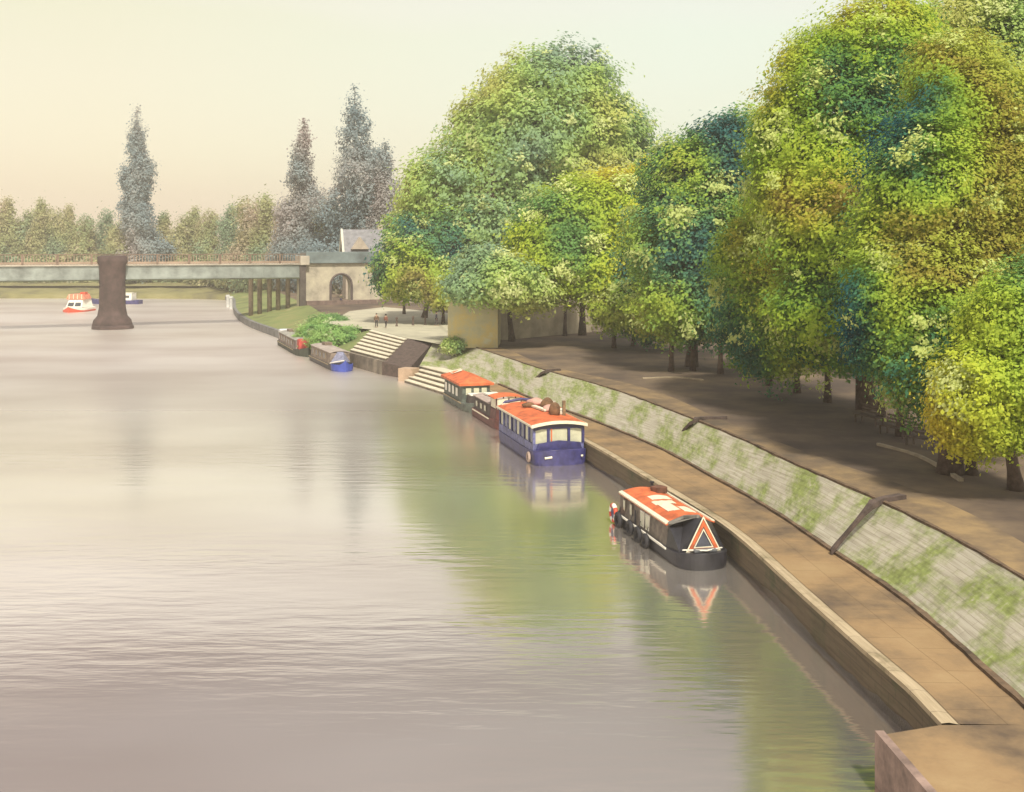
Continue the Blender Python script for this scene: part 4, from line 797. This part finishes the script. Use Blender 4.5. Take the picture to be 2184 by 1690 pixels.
# --- two boats by the steps
def small_narrow(stern, bow, label, body, hullm, roofm, bowm, canvas):
    r, L = place('narrowboat', stern, bow, label, 'narrowboat', GB); B = 2.2
    hull(L, B, .55, hullm, r, bow=.16, rise=.45, blunt=.0); rubstrake(L, B, .5, tan, r)
    x0, x1 = -L / 2 + 1.0, L / 2 - 2.4
    cabin(x0, x1, B - .2, .55, 1.65, body, r); roof(x0, x1, B - .2, 1.70, .15, roofm, r)
    side_windows([x0 + 1.2 + 1.9 * k for k in range(int((x1 - x0 - 1) / 1.9))], .8, .5, 1.15, B - .25, r, glassd, tan)
    side_windows([x0 + 2], .8, .5, 1.15, B - .25, r, glassp, tan, 1)
    MB().box(x0 + 2.6, .2, 2.0, 1.2, .8, .3, rz=.1).build('roof_locker', mat('locker_brown', (.2, .15, .11), .8, .3, 2), r, bevel=.05)
    if bowm:
        mb = MB(); mb.add([(x1 + .1, -B / 2, .55), (x1 + .1, B / 2, .55), (x1 + .1, .3, 1.75), (x1 + .1, -.3, 1.75), (L / 2 - .9, -.75, .72), (L / 2 - .9, .75, .72), (L / 2 - .9, 0, 1.2)], [(0, 1, 2, 3), (4, 6, 5), (0, 3, 6, 4), (1, 5, 6, 2), (2, 6, 3), (0, 4, 5, 1)]); mb.build('bow_cover', canvas, r)
        hull(2.0, B * .98, .62, bowm, r, bow=.8, rise=.45, name='bow').location = (L / 2 - .95, 0, .03)
        MB().tube([(L / 2 - 1.9, -B / 2 - .02, .72), (L / 2 - 1.2, -.95, .86), (L / 2 - .2, -.1, 1.1)], .05, 6).build('bow_rail', white, r)
    return r, L
small_narrow((-20.9, 118.6), (-16.1, 106.4), 'grey-brown narrowboat with a bright blue bow moored at the foot of the steps', mat('body_brown', (.24, .19, .15), .7, .35, 2), black, mat('roof_taupe', (.36, .31, .27), .8, .2, 1.5), mat('bright_blue', (.04, .07, .34), .4, .15, 2), mat('canvas_blue_grey', (.22, .23, .33), .8, .25, 3))
r6, L = small_narrow((-28.3, 137.3), (-22.4, 121.0), 'weathered grey narrowboat with a white bow canvas moored behind the blue-bowed one', mat('body_weathered', (.22, .17, .15), .8, .4, 1.5), mat('hull_green_black', (.04, .05, .035), .7, .3, 2), mat('roof_weathered', (.30, .29, .25), .9, .3, 1.2), None, None)
MB().box(-L / 2 + .6, 0, 1.3, 1.4, 1.7, 1.3).build('stern_canvas', mat('grey_white_canvas', (.55, .56, .58), .9, .15, 2), r6, bevel=.2)
MB().box(L / 2 - 1.9, 0, 1.25, 1.5, 1.7, 1.2).build('red_canvas', mat('red_canvas', (.42, .06, .05), .9, .2, 2), r6, bevel=.2)

# --- motor boat under the bridge
mbp = D(164, 664); r7 = empty('motor_boat', (mbp.x, mbp.y, 0), math.radians(-95) + math.atan2(mbp.x, mbp.y) * -.3, 'red and white motor boat facing the camera left of the bridge pier', 'motor boat')
hull(8.5, 4.6, .7, white, r7, bow=.5, rise=.5)
hull(8.6, 4.66, .30, red, r7, bow=.5, rise=.75, name='hull_band').location = (.05, 0, -.02)
mb = MB(); mb.add([(-3, -2.0, .7), (-3, 2.0, .7), (-3, 1.6, 2.3), (-3, -1.6, 2.3), (1.6, -1.5, .8), (1.6, 1.5, .8), (.4, 1.25, 2.3), (.4, -1.25, 2.3)], [(0, 1, 2, 3), (4, 7, 6, 5), (0, 3, 7, 4), (1, 5, 6, 2), (3, 2, 6, 7), (0, 4, 5, 1)]); mb.build('cabin', white, r7)
mb = MB()
for s in (-1, 1):
    y0, y1 = s * .12, s * 1.25; mb.add([(1.52, y0, 1.05), (1.52, y1, 1.05), (1.0, y1 * .93, 1.72), (1.0, y0, 1.72)], [(0, 1, 2, 3)])
mb.build('windscreen', glassd, r7)
MB().prism([(-1.75, 2.3), (1.75, 2.3), (1.3, 3.25), (-1.3, 3.25)], -3.0, .7).build('canopy', mat('canopy_salmon', (.66, .22, .13), .7, .15, 1.5), r7, bevel=.06)
for y in (-1.25, -.4, .4, 1.25): MB().box(.74, y * .93, 2.78, .06, .10, .92, rx=-.0).build('canopy_rib', cream, r7)
MB().box(-1.2, .9, 3.4, 1.6, .9, .4).build('canopy_bag', red, r7, bevel=.06)
# --- boat hidden behind the pier
hbp = D(247, 648); r8 = empty('river_cruiser', (hbp.x, hbp.y, 0), math.radians(176), 'white cruiser with a navy hull half hidden behind the bridge pier', 'boat')
hull(11, 3.2, .8, navy, r8, bow=.3, rise=.4); cabin(-4, 3.0, 2.6, .8, 2.3, white, r8)
for k in range(4): MB().box(-3 + 1.6 * k, 1.28, 1.6, 1.0, .08, .5).build('window', glassd, r8)
roof(-4, 3, 2.6, 2.32, .1, white, r8)
# --- mooring posts at the far point
for i, (x, ds) in enumerate([(486, 'farthest pale mooring post at the tip of the grass bank'), (493, 'nearest pale mooring post at the tip of the grass bank')]):
    b = D(x, 655 + 4 * i); MB_ = MB().lathe([(.35, -.5), (.32, 2.0), (.45, 2.1), (.4, 2.5)], 8); o = MB_.build('mooring_post', mat('pale_post', (.45, .46, .44), .8, .15, 1)); o.location = (b.x, b.y, 0); tag(o, ds, 'mooring post', 'pale mooring posts')

# ------------------------------------------------------------------ bollards, benches, kerb stones
bol = mat('bollard_dark', (.09, .06, .045), .7, .2, 4)
def bollard(x, y, ds):
    b = D(x, y, GZ); o = MB().lathe([(.16, 0), (.15, .1), (.11, .15), (.10, .85), (.14, .9), (.13, 1.0), (.05, 1.1)], 12).build('bollard', bol, None, True); o.location = b; tag(o, ds, 'bollard', 'dark bollards at the top of the steps')
bollard(846, 696, 'dark bollard just right of the two people above the steps'); bollard(881, 694, 'dark bollard in the middle of the row above the steps'); bollard(907, 693, 'dark bollard left of the walker by the yellow building')
bwood = mat('bench_wood', (.10, .07, .05), .8, .3, 4)
def bench(x, y, rz, ds):
    r = empty('park_bench', D(x, y, GZ), rz, ds, 'bench', 'dark benches under the trees')
    mb = MB(); [mb.box(0, -.15 + .14 * k, .45, 1.8, .11, .04) for k in range(4)]; mb.build('seat', bwood, r)
    mb = MB(); [mb.box(0, .36 + .03 * k, .60 + .16 * k, 1.8, .035, .11, rx=-.15) for k in range(3)]; mb.build('backrest', bwood, r)
    for xx in (-.8, .8):
        for yy in (-.12, .32): MB().box(xx, yy, .215, .07, .07, .43).build('leg', bwood, r)
        MB().box(xx, .1, .66, .06, .5, .05).build('armrest', bwood, r)
bench(1850, 905, -1.2, 'dark wooden bench farther under the wide tree'); bench(1905, 930, -1.2, 'dark wooden bench nearer the camera under the wide tree'); bench(1965, 955, -1.15, 'dark wooden bench beside the pale kerb stones')
ks = mat('kerb_pale', (.34, .28, .19), .9, .15, 2)
kl = [D(1872, 950, GZ), D(1960, 975, GZ), D(2050, 1027, GZ)]
ribbon('kerb', smooth_line(kl, .6), .16, .12, ks, 'pale kerb stones edging the shaded ground under the wide tree', 'kerb')
kl = [D(1370, 808, GZ), D(1440, 806, GZ), D(1500, 812, GZ)]
ribbon('kerb', smooth_line(kl, .8), .16, .10, ks, 'short pale kerb on the shaded ground below the dark middle tree', 'kerb')

# ------------------------------------------------------------------ people
skin = mat('skin', (.42, .26, .18), .6, .05, 3)
def person(loc, rz, jacket, trousers, hair, label, h=1.7, stride=.25, group=None):
    s = h / 1.75
    J = dict(pel=(0, 0, .95), wa=(0, 0, 1.08), ch=(0, .0, 1.32), nk=(0, .0, 1.48), hd=(0, -.02, 1.62), ht=(0, -.01, 1.72),
             hl=(.1, 0, .9), kl=(.1, -stride * .45, .50), al=(.1, -stride * .3, .09), tl=(.1, -stride * .3 - .16, .03),
             hr=(-.1, 0, .9), kr=(-.1, stride * .1, .50), ar=(-.1, stride * .6, .10), tr=(-.1, stride * .6 - .15, .03),
             sl=(.19, 0, 1.40), el=(.25, .06, 1.14), wl=(.24, -.08, .93), fl=(.235, -.1, .82), sr=(-.19, 0, 1.40), er=(-.25, .04, 1.14), wr=(-.24, .0, .90), fr=(-.235, -.02, .80))
    RD = dict(pel=.14, wa=.125, ch=.15, nk=.06, hd=.095, ht=.075, hl=.1, kl=.065, al=.045, tl=.035, hr=.1, kr=.065, ar=.045, tr=.035, sl=.07, el=.045, wl=.032, fl=.035, sr=.07, er=.045, wr=.032, fr=.035)
    E_ = [('pel', 'wa'), ('wa', 'ch'), ('ch', 'nk'), ('nk', 'hd'), ('hd', 'ht'), ('pel', 'hl'), ('hl', 'kl'), ('kl', 'al'), ('al', 'tl'), ('pel', 'hr'), ('hr', 'kr'), ('kr', 'ar'), ('ar', 'tr'), ('ch', 'sl'), ('sl', 'el'), ('el', 'wl'), ('wl', 'fl'), ('ch', 'sr'), ('sr', 'er'), ('er', 'wr'), ('wr', 'fr')]
    def grow(name, edges, m, add, parent, rootk):
        ks_ = []; [ks_.append(k) for e in edges for k in e if k not in ks_]; me = bpy.data.meshes.new(name)
        me.from_pydata([tuple(c * s for c in J[k]) for k in ks_], [(ks_.index(a), ks_.index(b)) for a, b in edges], [])
        o = bpy.data.objects.new(name, me); COL.objects.link(o); md = o.modifiers.new('skin', 'SKIN')
        for i, k in enumerate(ks_): me.skin_vertices[0].data[i].radius = ((RD[k] + add) * s, (RD[k] * (.75 if k in ('pel', 'wa', 'ch') else 1) + add) * s); me.skin_vertices[0].data[i].use_root = (k == rootk)
        sb = o.modifiers.new('sub', 'SUBSURF'); sb.levels = 1; sb.render_levels = 2; me.materials.append(m)
        dg = bpy.context.evaluated_depsgraph_get(); nm = bpy.data.meshes.new_from_object(o.evaluated_get(dg)); o.modifiers.clear(); o.data = nm; nm.shade_smooth()
        if parent: o.parent = parent
        return o
    b = grow('person', E_, skin, 0, None, 'pel'); b.location = loc; b.rotation_euler = (0, 0, rz); tag(b, label, 'person', group)
    grow('trousers', [e for e in E_ if e[0] in ('hl', 'kl', 'hr', 'kr') or e in (('pel', 'hl'), ('pel', 'hr'))], trousers, .02, b, 'pel')
    grow('jacket', [('pel', 'wa'), ('wa', 'ch'), ('ch', 'sl'), ('sl', 'el'), ('el', 'wl'), ('ch', 'sr'), ('sr', 'er'), ('er', 'wr')], jacket, .025, b, 'ch')
    mb = MB(); mb.lathe([(.02, -.09), (.095, -.06), (.112, .0), (.10, .06), (.05, .10)], 12); hh_ = mb.build('hair', hair, b, True); hh_.location = (0, .025 * s, 1.71 * s); return b
cl = lambda n_, c: mat(n_, c, .9, .15, 5)
dkh = cl('hair_dark', (.04, .03, .02)); jb = cl('jacket_brown', (.14, .085, .05)); jn = cl('jacket_navy', (.04, .045, .08)); tg = cl('trousers_grey', (.07, .06, .06)); jo = cl('jacket_olive', (.12, .11, .06))
GP = 'people on the paving above the steps'
person(D(803, 699, GZ), .3, jb, tg, dkh, 'person in a brown coat, leftmost above the pale steps', 1.62, .15, GP)
person(D(823, 700, GZ), 2.6, cl('jacket_rust', (.20, .08, .05)), tg, dkh, 'person in a rust-coloured coat beside the one in brown', 1.58, .3, GP)
person(D(931, 695, GZ), 1.5, jn, tg, dkh, 'person in a navy coat walking near the yellow building', 1.66, .4, GP)
pa = P(727, 640, 180.0); person((pa.x + .1, 179.6, GZ + .02), 3.0, jo, cl('trousers_blue', (.04, .04, .10)), dkh, 'person in an olive jacket standing in the stone arch under the bridge', 1.75, .2)

# ------------------------------------------------------------------ haze
hz = MB().box(50, 435, 25.5, 1200, 1000, 55).build('haze', bpy.data.materials.new('haze')); hz.name = 'haze'
m = hz.data.materials[0]; m.use_nodes = True; t = m.node_tree; t.nodes.clear(); out = N(t, 'ShaderNodeOutputMaterial'); pv = N(t, 'ShaderNodeVolumePrincipled')
pv.inputs['Color'].default_value = (1.0, .95, .87, 1); pv.inputs['Density'].default_value = .0006; pv.inputs['Anisotropy'].default_value = .2
t.links.new(pv.outputs[0], out.inputs['Volume']); tag(hz, 'pale warm haze over the river and far wood', 'haze', kind='stuff')
